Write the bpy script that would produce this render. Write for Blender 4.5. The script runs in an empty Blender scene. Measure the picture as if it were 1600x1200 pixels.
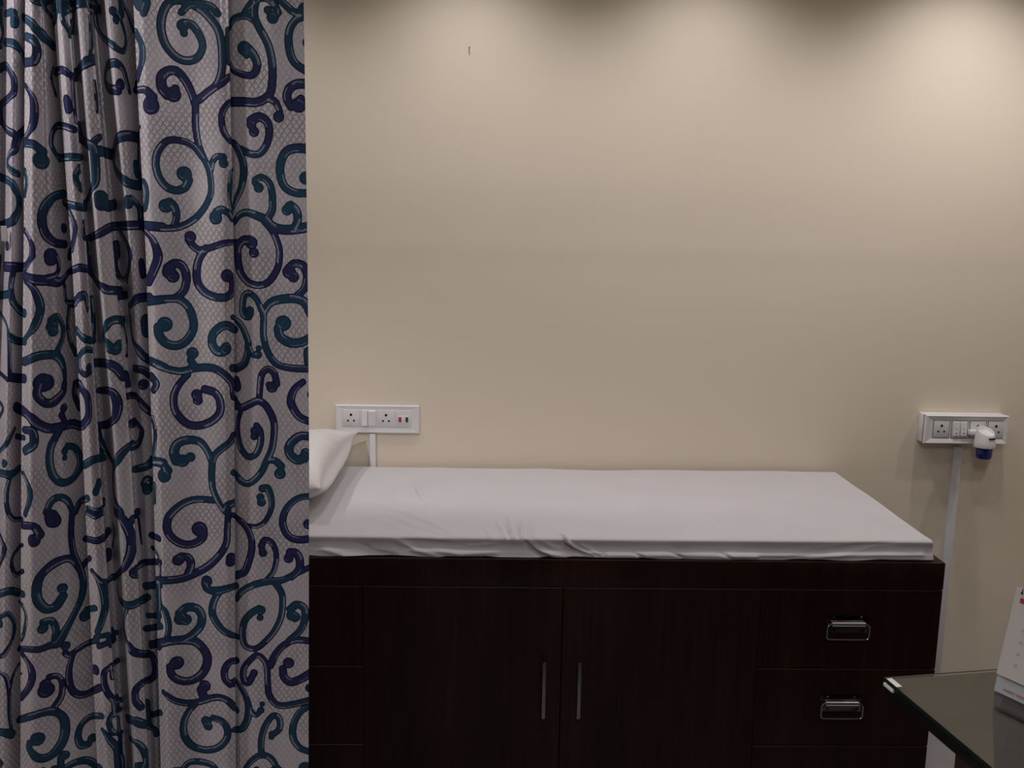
import bpy, bmesh, math, random
import numpy as np
from mathutils import Vector, Matrix

C = bpy.context.scene.collection
random.seed(4)

# ------------------------------------------------------------------ camera
FPX = 1450.0                                   # focal length in pixels of a 1600 x 1200 frame
PITCH, YAW, ROLL = [math.radians(a) for a in (9.5, 1.42, 1.0)]
CAM = np.array([0.0, -2.9, 1.62])
_F = np.array([math.sin(YAW)*math.cos(PITCH), math.cos(YAW)*math.cos(PITCH), -math.sin(PITCH)])
_R = np.array([math.cos(YAW), -math.sin(YAW), 0.0])
_U = np.cross(_R, _F)
AX = math.cos(ROLL)*_R + math.sin(ROLL)*_U
AY = -math.sin(ROLL)*_R + math.cos(ROLL)*_U
cam = bpy.data.cameras.new('camera')
cam.sensor_width = 36.0
cam.lens = 36.0*FPX/1600.0
cam.clip_start = 0.02
cam_ob = bpy.data.objects.new('camera', cam)
C.objects.link(cam_ob)
m3 = Matrix((AX, AY, -_F)).transposed()
cam_ob.matrix_world = Matrix.Translation(Vector(CAM)) @ m3.to_4x4()
bpy.context.scene.camera = cam_ob

# ------------------------------------------------------------------ world, lights, exposure
W = bpy.data.worlds.new('world'); bpy.context.scene.world = W
W.use_nodes = True
W.node_tree.nodes['Background'].inputs['Color'].default_value = (0.5, 0.5, 0.52, 1)
W.node_tree.nodes['Background'].inputs['Strength'].default_value = 0.05
vs = bpy.context.scene.view_settings
vs.view_transform = 'Standard'; vs.look = 'None'; vs.gamma = 1.0; vs.use_curve_mapping = False
vs.exposure = 0.09

ROOM_X0, ROOM_X1, ROOM_Y0, CEIL = -2.2, 2.7, -5.0, 2.58
def down_spot(x, y, watts, size=140.0, blend=0.35, col=(1.0, 0.965, 0.96), radius=0.035):
    l = bpy.data.lights.new('down_spot', 'SPOT')
    l.energy = watts; l.spot_size = math.radians(size); l.spot_blend = blend
    l.color = col; l.shadow_soft_size = radius
    o = bpy.data.objects.new('down_spot', l); C.objects.link(o)
    o.location = (x, y, CEIL-0.012)
WALL_ROW = [(-0.84, 9, 4), (-0.075, 8.5, 7), (0.62, 8.5, 7), (1.40, 12.5, 10)]
for x, spill, beam in WALL_ROW:                           # recessed lamps along the wall: wide spill and a bright core
    down_spot(x, -0.44, spill, size=142, blend=1.0)
    down_spot(x, -0.30, beam, size=122, blend=0.8)
down_spot(2.05, -0.70, 15, size=150, blend=0.6)
down_spot(-1.30, -1.66, 74, size=126, blend=0.5)          # unseen lamp before the curtain, placed to light its folds
down_spot(0.45, -2.50, 7, size=168, blend=0.3, radius=0.03)
def panel(x, y, watts, s=0.6):
    l = bpy.data.lights.new('ceiling_panel', 'AREA'); l.shape = 'SQUARE'; l.size = s; l.energy = watts
    l.color = (1.0, 0.965, 0.95)
    o = bpy.data.objects.new('ceiling_panel', l); C.objects.link(o); o.location = (x, y, CEIL-0.012)
panel(0.20, -3.0, 12)
for x in (0.10, 1.00):  # added unseen fill spots that lift the middle of the wall
    down_spot(x, -1.12, 5.0, size=165, blend=0.4)

# ------------------------------------------------------------------ helpers
def pix_y(x, y, Y):
    """the place seen at a pixel of the photograph, on the vertical plane at depth Y"""
    d = (x-800.0)*AX - (y-600.0)*AY + FPX*_F
    return CAM + d*((Y-CAM[1])/d[1])

def tag(o, label=None, cat=None, group=None, kind=None):
    if label: o['label'] = label
    if cat: o['category'] = cat
    if group: o['group'] = group
    if kind: o['kind'] = kind
    return o

def empty(name, loc, label, cat, group=None):
    o = bpy.data.objects.new(name, None); C.objects.link(o)
    o.location = loc; o.empty_display_size = 0.05
    return tag(o, label, cat, group)

def smooth(me, angle=35):
    me.polygons.foreach_set('use_smooth', [True]*len(me.polygons))
    bm = bmesh.new(); bm.from_mesh(me)
    a = math.radians(angle)
    for e in bm.edges:
        if len(e.link_faces) == 2 and e.calc_face_angle(0) > a: e.smooth = False
    bm.to_mesh(me); bm.free()

def obj(name, bm, mat, parent=None, base=None, sm=True):
    """link a bmesh (in world coordinates) as one mesh object under its parent's root, or on its own base"""
    bmesh.ops.recalc_face_normals(bm, faces=bm.faces)
    me = bpy.data.meshes.new(name)
    if parent is not None:
        r = parent
        while r.parent is not None: r = r.parent
        off = r.location.copy()
        if parent.parent is not None and False: pass
    else:
        off = Vector(base) if base is not None else Vector((0, 0, 0))
    bmesh.ops.translate(bm, vec=-off, verts=bm.verts)
    bm.to_mesh(me); bm.free()
    if sm: smooth(me)
    me.materials.append(mat)
    o = bpy.data.objects.new(name, me); C.objects.link(o)
    if parent is not None: o.parent = parent
    else: o.location = off
    return o

def bx(bm, x0, x1, y0, y1, z0, z1, bevel=0.0, seg=2):
    r = bmesh.ops.create_cube(bm, size=1.0)
    vs_ = r['verts']
    for v in vs_:
        v.co = Vector((x0+(v.co.x+.5)*(x1-x0), y0+(v.co.y+.5)*(y1-y0), z0+(v.co.z+.5)*(z1-z0)))
    if bevel > 0:
        es = list({e for v in vs_ for e in v.link_edges})
        bmesh.ops.bevel(bm, geom=es, offset=bevel, segments=seg, affect='EDGES', profile=0.5)
    return bm

def box(*a, **k): return bx(bmesh.new(), *a, **k)

def cyl(bm, p, q, r0, r1=None, n=20):
    r1 = r0 if r1 is None else r1
    p, q = Vector(p), Vector(q); d = q-p
    M = Matrix.Translation((p+q)/2) @ d.to_track_quat('Z', 'Y').to_matrix().to_4x4()
    bmesh.ops.create_cone(bm, cap_ends=True, segments=n, radius1=r0, radius2=r1, depth=d.length, matrix=M)
    return bm

def tube(bm, pts, r, n=10, closed=False):
    pts = [Vector(p) for p in pts]; N = len(pts); rings = []
    up = None
    for i, p in enumerate(pts):
        if closed: t = pts[(i+1) % N]-pts[i-1]
        else: t = pts[min(i+1, N-1)]-pts[max(i-1, 0)]
        t.normalize()
        if up is None:
            up = t.orthogonal().normalized()
        up = (up - t*up.dot(t)).normalized(); s = t.cross(up)
        rings.append([bm.verts.new(p+(up*math.cos(a)+s*math.sin(a))*r) for a in [2*math.pi*k/n for k in range(n)]])
    for i in range(N if closed else N-1):
        a, b = rings[i], rings[(i+1) % N]
        for k in range(n): bm.faces.new((a[k], a[(k+1) % n], b[(k+1) % n], b[k]))
    if not closed:
        bm.faces.new(rings[0]); bm.faces.new(rings[-1])
    return bm

def prism(bm, poly, axis, a, b):
    """extrude a polygon given in the two other axes along an axis from a to b"""
    def P(u, v, w):
        return {'x': (w, u, v), 'y': (u, w, v), 'z': (u, v, w)}[axis]
    A = [bm.verts.new(P(u, v, a)) for u, v in poly]; B = [bm.verts.new(P(u, v, b)) for u, v in poly]
    bm.faces.new(A); bm.faces.new(B[::-1])
    n = len(poly)
    for i in range(n): bm.faces.new((A[i], A[(i+1) % n], B[(i+1) % n], B[i]))
    return bm

# ------------------------------------------------------------------ materials
def new_mat(name):
    m = bpy.data.materials.new(name); m.use_nodes = True
    nt = m.node_tree; b = nt.nodes['Principled BSDF']
    return m, nt, b
def N(nt, t, **kw):
    n = nt.nodes.new(t)
    for k, v in kw.items(): setattr(n, k, v)
    return n
def ramp(nt, fac, stops):
    r = N(nt, 'ShaderNodeValToRGB')
    while len(r.color_ramp.elements) < len(stops): r.color_ramp.elements.new(0.5)
    for e, (p, c) in zip(r.color_ramp.elements, stops):
        e.position = p; e.color = (*c, 1)
    nt.links.new(fac, r.inputs['Fac']); return r.outputs['Color']
def coords(nt, scale=(1, 1, 1), kind='Object', rot=(0, 0, 0)):
    tc = N(nt, 'ShaderNodeTexCoord'); mp = N(nt, 'ShaderNodeMapping')
    mp.inputs['Scale'].default_value = scale; mp.inputs['Rotation'].default_value = rot
    nt.links.new(tc.outputs[kind], mp.inputs['Vector']); return mp.outputs['Vector']
def noise(nt, vec, scale, detail=3, rough=0.5):
    n = N(nt, 'ShaderNodeTexNoise'); n.inputs['Scale'].default_value = scale
    n.inputs['Detail'].default_value = detail; n.inputs['Roughness'].default_value = rough
    nt.links.new(vec, n.inputs['Vector']); return n.outputs['Fac']
def bump(nt, b, h, strength, dist=0.01):
    n = N(nt, 'ShaderNodeBump'); n.inputs['Strength'].default_value = strength; n.inputs['Distance'].default_value = dist
    nt.links.new(h, n.inputs['Height']); nt.links.new(n.outputs['Normal'], b.inputs['Normal'])
def simple(name, col, rough=0.5, metal=0.0, var=0.06, scale=18.0, bmp=0.0, bscale=200.0, spec=0.5):
    m, nt, b = new_mat(name)
    v = coords(nt)
    f = noise(nt, v, scale)
    lo = tuple(c*(1-var) for c in col); hi = tuple(min(1, c*(1+var)) for c in col)
    nt.links.new(ramp(nt, f, [(0.3, lo), (0.7, hi)]), b.inputs['Base Color'])
    b.inputs['Roughness'].default_value = rough; b.inputs['Metallic'].default_value = metal
    b.inputs['Specular IOR Level'].default_value = spec
    if bmp > 0: bump(nt, b, noise(nt, v, bscale, 4), bmp, 0.002)
    return m

M_WALL = simple('cream wall paint', (0.77, 0.675, 0.55), 0.55, var=0.02, scale=1.3, bmp=0.08, bscale=60, spec=0.35)
M_CEIL = simple('white ceiling paint', (0.78, 0.76, 0.72), 0.8, var=0.02, bmp=0.05, bscale=80)
M_PLASTIC = simple('white switch plastic', (0.74, 0.73, 0.74), 0.35, var=0.01)
M_PLASTIC2 = simple('white module plastic', (0.68, 0.67, 0.68), 0.32, var=0.01)
M_GROOVE = simple('joint shade and mark grey', (0.06, 0.055, 0.055), 0.6, var=0.05)  # shade in the joints painted near-black; also colours the rocker marks
M_HOLE = simple('black socket hole', (0.006, 0.006, 0.006), 0.7, var=0.1)
M_RED = simple('red terminal plastic', (0.42, 0.03, 0.06), 0.4, var=0.05)
M_GREEN = simple('dark green terminal plastic', (0.02, 0.045, 0.035), 0.4, var=0.05)
M_TRUNK = simple('grey white trunking plastic', (0.66, 0.65, 0.67), 0.45, var=0.02)
M_STEEL = simple('brushed steel', (0.20, 0.19, 0.19), 0.36, 1.0, var=0.08, scale=60)
M_CHROME = simple('polished chrome', (0.88, 0.87, 0.87), 0.22, 1.0, var=0.03)
M_MCHROME = simple('mid grey chrome wire', (0.30, 0.29, 0.29), 0.16, 1.0, var=0.03)  # darker chrome tone for the pull loops
M_GEDGE = simple('dark green glass edge', (0.010, 0.018, 0.014), 0.2, var=0.05)
M_BLACK = simple('black edge band', (0.006, 0.007, 0.006), 0.35, var=0.05)
M_DCHROME = simple('dark chrome plate', (0.10, 0.09, 0.095), 0.18, 1.0, var=0.05)
M_BOTTLE, nt, b = new_mat('blue liquid refill')
nt.links.new(ramp(nt, noise(nt, coords(nt), 30), [(0.3, (0.012, 0.02, 0.14)), (0.7, (0.02, 0.035, 0.2))]), b.inputs['Base Color'])
b.inputs['Roughness'].default_value = 0.12
M_TAPE = simple('milky corner plastic', (0.62, 0.63, 0.60), 0.4, var=0.03)
M_PAPER = simple('white calendar card', (0.52, 0.49, 0.49), 0.6, var=0.01)
M_BASECARD = simple('cool white calendar base', (0.42, 0.43, 0.46), 0.5, var=0.01)
M_INK = simple('red print', (0.35, 0.02, 0.06), 0.6, var=0.05)
M_WIRE = simple('black binding wire', (0.01, 0.01, 0.01), 0.4, var=0.05)

def wood(name, c0, c1, rough=0.33):
    m, nt, b = new_mat(name)
    v = coords(nt, (4.5, 4.5, 0.4))
    f1 = noise(nt, v, 2.2, 6, 0.6)
    f2 = noise(nt, coords(nt, (60, 60, 1.6)), 3.0, 4, 0.6)
    mx = N(nt, 'ShaderNodeMix'); mx.data_type = 'FLOAT'; mx.inputs[0].default_value = 0.35
    nt.links.new(f1, mx.inputs[2]); nt.links.new(f2, mx.inputs[3])
    nt.links.new(ramp(nt, mx.outputs[0], [(0.33, c0), (0.52, tuple((a+d)/2 for a, d in zip(c0, c1))), (0.68, c1)]), b.inputs['Base Color'])
    b.inputs['Roughness'].default_value = rough
    b.inputs['Specular IOR Level'].default_value = 0.14
    bump(nt, b, f2, 0.04, 0.001)
    return m
M_WOOD = wood('dark wenge laminate', (0.011, 0.0036, 0.0046), (0.034, 0.013, 0.012))
M_EDGE = simple('reddish band with edge light', (0.030, 0.014, 0.013), 0.4)  # light on the upper edges is put into this lighter tone
M_TWOOD = wood('dark table laminate', (0.03, 0.020, 0.017), (0.07, 0.048, 0.040), 0.3)

M_FLOOR, nt, b = new_mat('pale vitrified floor tile')
br = N(nt, 'ShaderNodeTexBrick'); br.offset = 0.0
br.inputs['Scale'].default_value = 1.0; br.inputs['Brick Width'].default_value = 0.6; br.inputs['Row Height'].default_value = 0.6
br.inputs['Mortar Size'].default_value = 0.0015
br.inputs['Color1'].default_value = (0.34, 0.325, 0.34, 1); br.inputs['Color2'].default_value = (0.33, 0.315, 0.33, 1)
br.inputs['Mortar'].default_value = (0.35, 0.33, 0.32, 1)
nt.links.new(coords(nt), br.inputs['Vector'])
mx = N(nt, 'ShaderNodeMix'); mx.data_type = 'RGBA'; mx.blend_type = 'MULTIPLY'; mx.inputs[0].default_value = 1.0
nt.links.new(br.outputs['Color'], mx.inputs[6])
nt.links.new(ramp(nt, noise(nt, coords(nt), 4, 6, 0.65), [(0.35, (0.86, 0.85, 0.86)), (0.6, (1, 1, 1))]), mx.inputs[7])
nt.links.new(mx.outputs[2], b.inputs['Base Color']); b.inputs['Roughness'].default_value = 0.22

def cloth(name, col, bscale=900):
    m, nt, b = new_mat(name)
    v = coords(nt)
    nt.links.new(ramp(nt, noise(nt, v, 7, 4), [(0.3, tuple(c*.95 for c in col)), (0.7, col)]), b.inputs['Base Color'])
    b.inputs['Roughness'].default_value = 0.85; b.inputs['Specular IOR Level'].default_value = 0.2
    b.inputs['Sheen Weight'].default_value = 0.15
    bump(nt, b, noise(nt, v, bscale, 2), 0.15, 0.0006)
    return m
M_SHEET = cloth('white cotton sheet', (0.515, 0.493, 0.515))
M_PILLOW = cloth('off white cotton pillowcase', (0.60, 0.57, 0.57))
M_FOAM = simple('mattress cover', (0.6, 0.57, 0.52), 0.8)

# ------------------------------------------------------------------ the room
def struct(name, bm, mat):
    o = obj(name, bm, mat, sm=False); o['kind'] = 'structure'; return o
T = 0.12
struct('wall_back', box(ROOM_X0-T, ROOM_X1+T, 0, T, 0, CEIL), M_WALL)
struct('wall_left', box(ROOM_X0-T, ROOM_X0, ROOM_Y0, 0, 0, CEIL), M_WALL)
struct('wall_right', box(ROOM_X1, ROOM_X1+T, ROOM_Y0, 0, 0, CEIL), M_WALL)
struct('wall_front', box(ROOM_X0-T, ROOM_X1+T, ROOM_Y0-T, ROOM_Y0, 0, CEIL), M_TWOOD)
struct('floor', box(ROOM_X0-T, ROOM_X1+T, ROOM_Y0-T, T, -0.1, 0), M_FLOOR)
struct('ceiling', box(ROOM_X0-T, ROOM_X1+T, ROOM_Y0-T, T, CEIL, CEIL+0.1), M_CEIL)
struct('baseboard_back', box(1.18, ROOM_X1, -0.010, 0, 0, 0.10, bevel=0.002), M_FLOOR)
# ------------------------------------------------------------------ storage bed cabinet
BX0, BX1, BYF, BYB, BZT = -0.76, 1.140, -0.723, -0.022, 0.818
cab = empty('bed_cabinet', (0.19, -0.37, 0), 'dark wood storage bed with doors and drawers under the white mattress', 'bed cabinet')
bm = box(BX0+0.001, BX1-0.001, BYF+0.020, BYB, 0.07, BZT-0.02)
bx(bm, BX0+0.03, BX1-0.03, BYF+0.07, BYB-0.02, 0.0, 0.08)
obj('carcass', bm, M_WOOD, cab)
obj('top_panel', box(BX0, BX1, BYF+0.021, BYB, BZT-0.0195, BZT, bevel=0.001), M_WOOD, cab)
obj('top_rail', box(BX0, BX1, BYF, BYF+0.0195, 0.7485, BZT, bevel=0.001), M_WOOD, cab)
def front(name, x0, x1, z0, z1):
    g = 0.0010
    o = obj(name, box(x0+(g if x0 == XM else 0.0004), x1-(g if x1 == XM else 0.0004), BYF, BYF+0.0195, z0+g, z1-g, bevel=0.0012, seg=1), M_WOOD, cab, sm=False)
    o.data.materials.append(M_EDGE)                         # banded upper edge, lightened to paint the light it catches
    for p in o.data.polygons:
        if p.normal.z > 0.5: p.material_index = 1
    return o
XL, XM, XR = -0.305, 0.190, 0.685
for s, x0, x1 in ((-1, XL, XM), (1, XM, XR)):
    d = front('door', x0, x1, 0.08, 0.7475)
    hx = XM + s*0.044
    hb = bmesh.new()
    bx(hb, hx-0.0046, hx+0.0046, BYF-0.030, BYF-0.021, 0.412, 0.563, bevel=0.0012)
    cyl(hb, (hx, BYF+0.001, 0.435), (hx, BYF-0.024, 0.435), 0.004)
    cyl(hb, (hx, BYF+0.001, 0.540), (hx, BYF-0.024, 0.540), 0.004)
    tag(obj('bar_handle', hb, M_STEEL, d), 'brushed steel bar handle')
def drop_handle(drawer, x, z):
    """hinged drop handle: back plate with four screws, barrel and hanging loop"""
    w = 0.046
    p = obj('handle_plate', box(x-w-0.007, x+w+0.007, BYF-0.0016, BYF+0.0004, z-0.022, z+0.024, bevel=0.0007), M_DCHROME, drawer)
    for sx in (-1, 1):
        for dz in (0.017, -0.015):
            s = bmesh.new(); cyl(s, (x+sx*0.034, BYF-0.001, z+dz), (x+sx*0.034, BYF-0.0035, z+dz), 0.0042, 0.0026, 14)
            obj('screw', s, M_DCHROME, p)
    b_ = bmesh.new()
    cyl(b_, (x-0.042, BYF-0.0075, z+0.0035), (x+0.042, BYF-0.0075, z+0.0035), 0.0066, n=24)
    obj('hinge_barrel', b_, M_CHROME, p)
    l = bmesh.new(); yb = BYF-0.0085; r = 0.007
    pts = [(x-0.040, BYF-0.0075, z+0.0035), (x-w, BYF-0.0078, z+0.0035)]
    def arc(cx, cz, a0, a1):
        return [(cx+r*math.cos(a), yb-0.004, cz+r*math.sin(a)) for a in np.linspace(a0, a1, 7)]
    pts += arc(x-w, z-0.005, math.pi*0.75, math.pi)
    pts += arc(x-w, z-0.028, math.pi, 1.5*math.pi) + arc(x+w, z-0.028, 1.5*math.pi, 2*math.pi)
    pts += arc(x+w, z-0.005, 0, math.pi*0.25)
    pts += [(x+w, BYF-0.0078, z+0.0035), (x+0.040, BYF-0.0075, z+0.0035)]
    tube(l, pts, 0.0022, 10)
    obj('pull_loop', l, M_MCHROME, p)
for x0, x1, hx in ((XR, BX1, 0.905), (BX0, XL, -0.53)):
    for z0, z1, hz in ((0.5365, 0.7475, 0.656), (0.325, 0.5365, 0.4425), (0.08, 0.325, 0.225)):
        d = front('drawer', x0, x1, z0, z1)
        drop_handle(d, hx, hz)

# ------------------------------------------------------------------ mattress and its sheet
MX0, MX1, MYB, MYF, MZ = -0.745, 1.113, -0.020, -0.703, 0.868
mat_o = tag(obj('mattress', box(MX0+0.012, MX1-0.001, MYF+0.020, MYB-0.008, BZT+0.0005, MZ-0.010, bevel=0.006), M_FOAM, base=(0.18, -0.36, BZT)),
    'thin mattress in a creased white fitted sheet on top of the dark bed', 'mattress')

nX = 560
xs = np.linspace(MX0, MX1, nX)
rc = 0.012                                                 # corner radius
back = [(MYB, z) for z in np.linspace(BZT+0.001, MZ-rc, 6)]
arc1 = [(MYB-rc+rc*math.cos(a), MZ-rc+rc*math.sin(a)) for a in np.linspace(0, math.pi/2, 7)[1:]]
top = [(y, MZ) for y in np.linspace(MYB-rc, MYF+rc, 190)[1:]]
arc2 = [(MYF+rc-rc*math.sin(a), MZ-rc+rc*math.cos(a)) for a in np.linspace(0, math.pi/2, 10)[1:]]
frt = [(MYF, z) for z in np.linspace(MZ-rc, BZT+0.001, 26)[1:]]
prof = np.array(back+arc1+top+arc2+frt)
d = np.r_[0, np.cumsum(np.hypot(*np.diff(prof, axis=0).T))]
i_edge = len(back)+len(arc1)+len(top)+4
S = d - d[i_edge]                                          # unrolled: 0 at the front top edge, + down the front, - over the top
tang = np.gradient(prof, axis=0); nrm = np.stack([-tang[:, 1], tang[:, 0]], 1)
nrm /= np.linalg.norm(nrm, axis=1)[:, None]
nrm *= np.sign(nrm[len(back)+len(arc1)+80, 1])             # outwards
XX, SS = np.meshgrid(xs, S)
rng = np.random.RandomState(3)
def vnoise(x, y, sx, sy, seed):
    r = np.random.RandomState(seed); out = np.zeros_like(x)
    for k in range(26):
        a, ph = r.normal(size=2), r.uniform(0, 6.28)
        out += np.sin(a[0]*x/sx + a[1]*y/sy + ph)
    return out/5.0
D = np.zeros_like(XX)
topw = 1/(1+np.exp((SS+0.02)/0.006))                       # 1 on the top face
botw = 1-topw
D += topw*0.0011*vnoise(XX, SS, 0.10, 0.06, 1)
D += topw*0.0008*vnoise(XX, SS, 0.035, 0.05, 2)*(0.4+0.6*np.exp(-((XX-0.0)/0.5)**2))
def crease(pts, hgt, wid, taper=True):
    """a fold along a polyline of (x, s) points"""
    global D
    best = np.full(XX.shape, 9.0); tt = np.zeros_like(XX)
    L = np.r_[0, np.cumsum([math.hypot(b_[0]-a_[0], b_[1]-a_[1]) for a_, b_ in zip(pts, pts[1:])])]
    for i, (a_, b_) in enumerate(zip(pts, pts[1:])):
        ax, ay = a_; dx, dy = b_[0]-ax, b_[1]-ay; l2 = dx*dx+dy*dy
        t = np.clip(((XX-ax)*dx+(SS-ay)*dy)/l2, 0, 1)
        dd = np.hypot(XX-ax-t*dx, SS-ay-t*dy)
        u = (L[i]+t*(L[i+1]-L[i]))/L[-1]
        w = dd < best; best = np.where(w, dd, best); tt = np.where(w, u, tt)
    k = np.sin(np.pi*np.clip(tt*0.9+0.05, 0, 1))**0.7 if taper else 1.0
    D += 1.4*hgt*k*np.exp(-(best/wid)**2)
def P_top(px, py):                                         # pixel of the photograph -> (x, s) on the top face
    dd = (px-800.0)*AX-(py-600.0)*AY+FPX*_F
    p = CAM+dd*((MZ-CAM[2])/dd[2]); return (p[0], -(p[1]-(MYF)) - 0.0035 if p[1] < MYF else -(p[1]-MYF)-0.0035)
def P_frt(px, py):
    p = pix_y(px, py, MYF); return (p[0], MZ-p[2]-0.004)
# creases on the top
crease([P_top(646, 762), P_top(652, 778), P_top(662, 786)], -0.005, 0.006)
crease([P_top(650, 752), P_top(655, 775), P_top(668, 783)], 0.004, 0.009)
crease([P_top(575, 792), P_top(625, 800), P_top(668, 815), P_top(705, 832)], 0.0035, 0.010)
crease([P_top(578, 800), P_top(610, 812), P_top(650, 826), P_top(690, 838)], -0.003, 0.010)
crease([P_top(628, 742), P_top(622, 765), P_top(612, 780)], 0.002, 0.012)
crease([P_top(668, 745), P_top(662, 770)], -0.0025, 0.012)
crease([P_top(690, 738), P_top(684, 790)], 0.0018, 0.02)
crease([P_top(1190, 779), P_top(1225, 778), P_top(1250, 777)], -0.0025, 0.006)
crease([P_top(1262, 768), P_top(1290, 778), P_top(1285, 785)], 0.002, 0.010)
crease([P_top(1180, 772), P_top(1240, 770), P_top(1275, 775)], 0.002, 0.012)
crease([P_top(1020, 818), P_top(1110, 820), P_top(1210, 821)], -0.0012, 0.012)
# gathered puckers at the front edge
for px, sl, y0, h_ in ((766, -14, 822, 0.002), (789, -12, 814, 0.003), (804, -9, 806, 0.003), (815, 3, 808, 0.0032), (832, 8, 820, 0.002)):
    crease([P_top(px+sl, y0), P_top(px+sl*0.3, 830), P_frt(px+2, 848)], h_, 0.006)
for px, sl, y0, h_ in ((795, -8, 820, -0.0035), (809, -7, 812, -0.0035), (821, 2, 812, -0.003)):
    crease([P_top(px+sl, y0), P_top(px+sl*0.3, 832), P_frt(px, 852)], h_, 0.0045)
crease([P_frt(818, 842), P_frt(830, 858), P_frt(845, 866), P_frt(862, 871)], -0.007, 0.004)
crease([P_frt(826, 843), P_frt(838, 856), P_frt(860, 864), P_frt(890, 868)], 0.005, 0.006)
crease([P_top(876, 833), P_frt(886, 846), P_frt(902, 858), P_frt(930, 868)], 0.006, 0.005)
crease([P_frt(880, 848), P_frt(895, 859), P_frt(925, 868)], -0.007, 0.004)
crease([P_frt(905, 850), P_frt(922, 858), P_frt(940, 866)], 0.004, 0.005)
crease([P_frt(848, 846), P_frt(866, 856), P_frt(880, 858)], 0.003, 0.005)
# slanting folds along the front
crease([P_frt(500, 855), P_frt(540, 866), P_frt(575, 869)], 0.004, 0.007)
crease([P_frt(560, 850), P_frt(580, 860), P_frt(620, 868)], -0.004, 0.006)
crease([P_frt(618, 845), P_frt(650, 858), P_frt(690, 868)], 0.005, 0.007)
crease([P_frt(630, 842), P_frt(680, 848), P_frt(750, 852)], -0.004, 0.006)
crease([P_frt(660, 856), P_frt(720, 864), P_frt(775, 862)], 0.005, 0.007)
crease([P_frt(700, 846), P_frt(740, 853), P_frt(775, 850)], 0.003, 0.005)
crease([P_frt(1235, 868), P_frt(1290, 862), P_frt(1340, 852), P_frt(1400, 848)], -0.0035, 0.006)
crease([P_frt(1260, 871), P_frt(1320, 864), P_frt(1370, 855)], 0.003, 0.006)
crease([P_frt(950, 866), P_frt(1060, 866), P_frt(1180, 868)], 0.004, 0.007, False)
for px in (985, 1045, 1120):
    crease([P_frt(px, 862), P_frt(px+18, 868), P_frt(px+24, 872)], -0.003, 0.004)
crease([P_frt(1140, 866), P_frt(1250, 867), P_frt(1440, 865)], 0.0035, 0.006, False)
# the front of the sheet is tucked in under the edge and swells out again near its hem
f = np.clip(SS/0.046, 0, 1)
D += np.where(SS > 0, -0.0055*np.sin(np.pi*np.clip(f*1.45, 0, 1))+0.0085*np.clip((f-0.55)/0.45, 0, 1), 0)
D += np.where(SS > 0, 0.0016*vnoise(XX, SS, 0.03, 0.02, 5)*np.clip(f*2, 0, 1), 0)
V = np.zeros(XX.shape+(3,))
V[..., 0] = XX
V[..., 1] = prof[:, 0][:, None]+D*nrm[:, 0][:, None]
V[..., 2] = prof[:, 1][:, None]+D*nrm[:, 1][:, None]
V[..., 1] = np.minimum(V[..., 1], -0.006)
# the mattress sags slightly between its ends, and the top corner is a little rounded in plan
sag = 0.0022*np.sin(np.pi*np.clip((XX+0.4)/1.5, 0, 1))
V[..., 2] -= sag*np.clip((V[..., 2]-BZT)/0.05, 0, 1)
hem = 0.0015+0.0035*np.clip(vnoise(xs, xs*0, 0.06, 1, 9), -1, 1)
V[-1, :, 2] = BZT+0.0012+np.clip(hem, 0, 1)
V[..., 2] = np.maximum(V[..., 2], BZT+0.0008)
# right end: close the section with an inset cap row so the end is a rounded vertical face
def sheet_mesh():
    nr, nc = XX.shape
    bm = bmesh.new()
    vv = [[bm.verts.new(V[i, j]) for j in range(nc)] for i in range(nr)]
    for i in range(nr-1):
        for j in range(nc-1):
            bm.faces.new((vv[i][j], vv[i][j+1], vv[i+1][j+1], vv[i+1][j]))
    for j, sgn in ((nc-1, 1), (0, -1)):
        prev = [vv[i][j] for i in range(nr)]
        for step, (dx, ins) in enumerate(((0.003, 0.0015), (0.0045, 0.005), (0.005, 0.012))):
            ring = []
            for i in range(nr):
                p = V[i, j].copy()
                cy = (MYB+MYF)/2
                p[1] += (ins if p[1] < cy else -ins)*(1 if abs(p[1]-cy) > 0.2 else 0)
                p[2] = max(BZT+0.0008, p[2]-ins)
                w = 0.0016*math.sin(p[1]*90)+0.001*math.sin(p[1]*223+1)
                ring.append(bm.verts.new((p[0]+sgn*(dx+w*min(1, step)), p[1], p[2])))
            for i in range(nr-1):
                bm.faces.new((prev[i], prev[i+1], ring[i+1], ring[i]))
            prev = ring
        low = []
        for i in range(nr):
            p = prev[i].co.copy()
            low.append(bm.verts.new((p.x+sgn*0.002*math.sin(p.y*60), p.y, BZT+0.0012)))
        for i in range(nr-1):
            try: bm.faces.new((prev[i], prev[i+1], low[i+1], low[i]))
            except ValueError: pass
    return bm
sh = obj('fitted_sheet', sheet_mesh(), M_SHEET, mat_o, sm=False)
sh.data.polygons.foreach_set('use_smooth', [True]*len(sh.data.polygons))
tag(sh, 'creased white cotton sheet')

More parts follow.
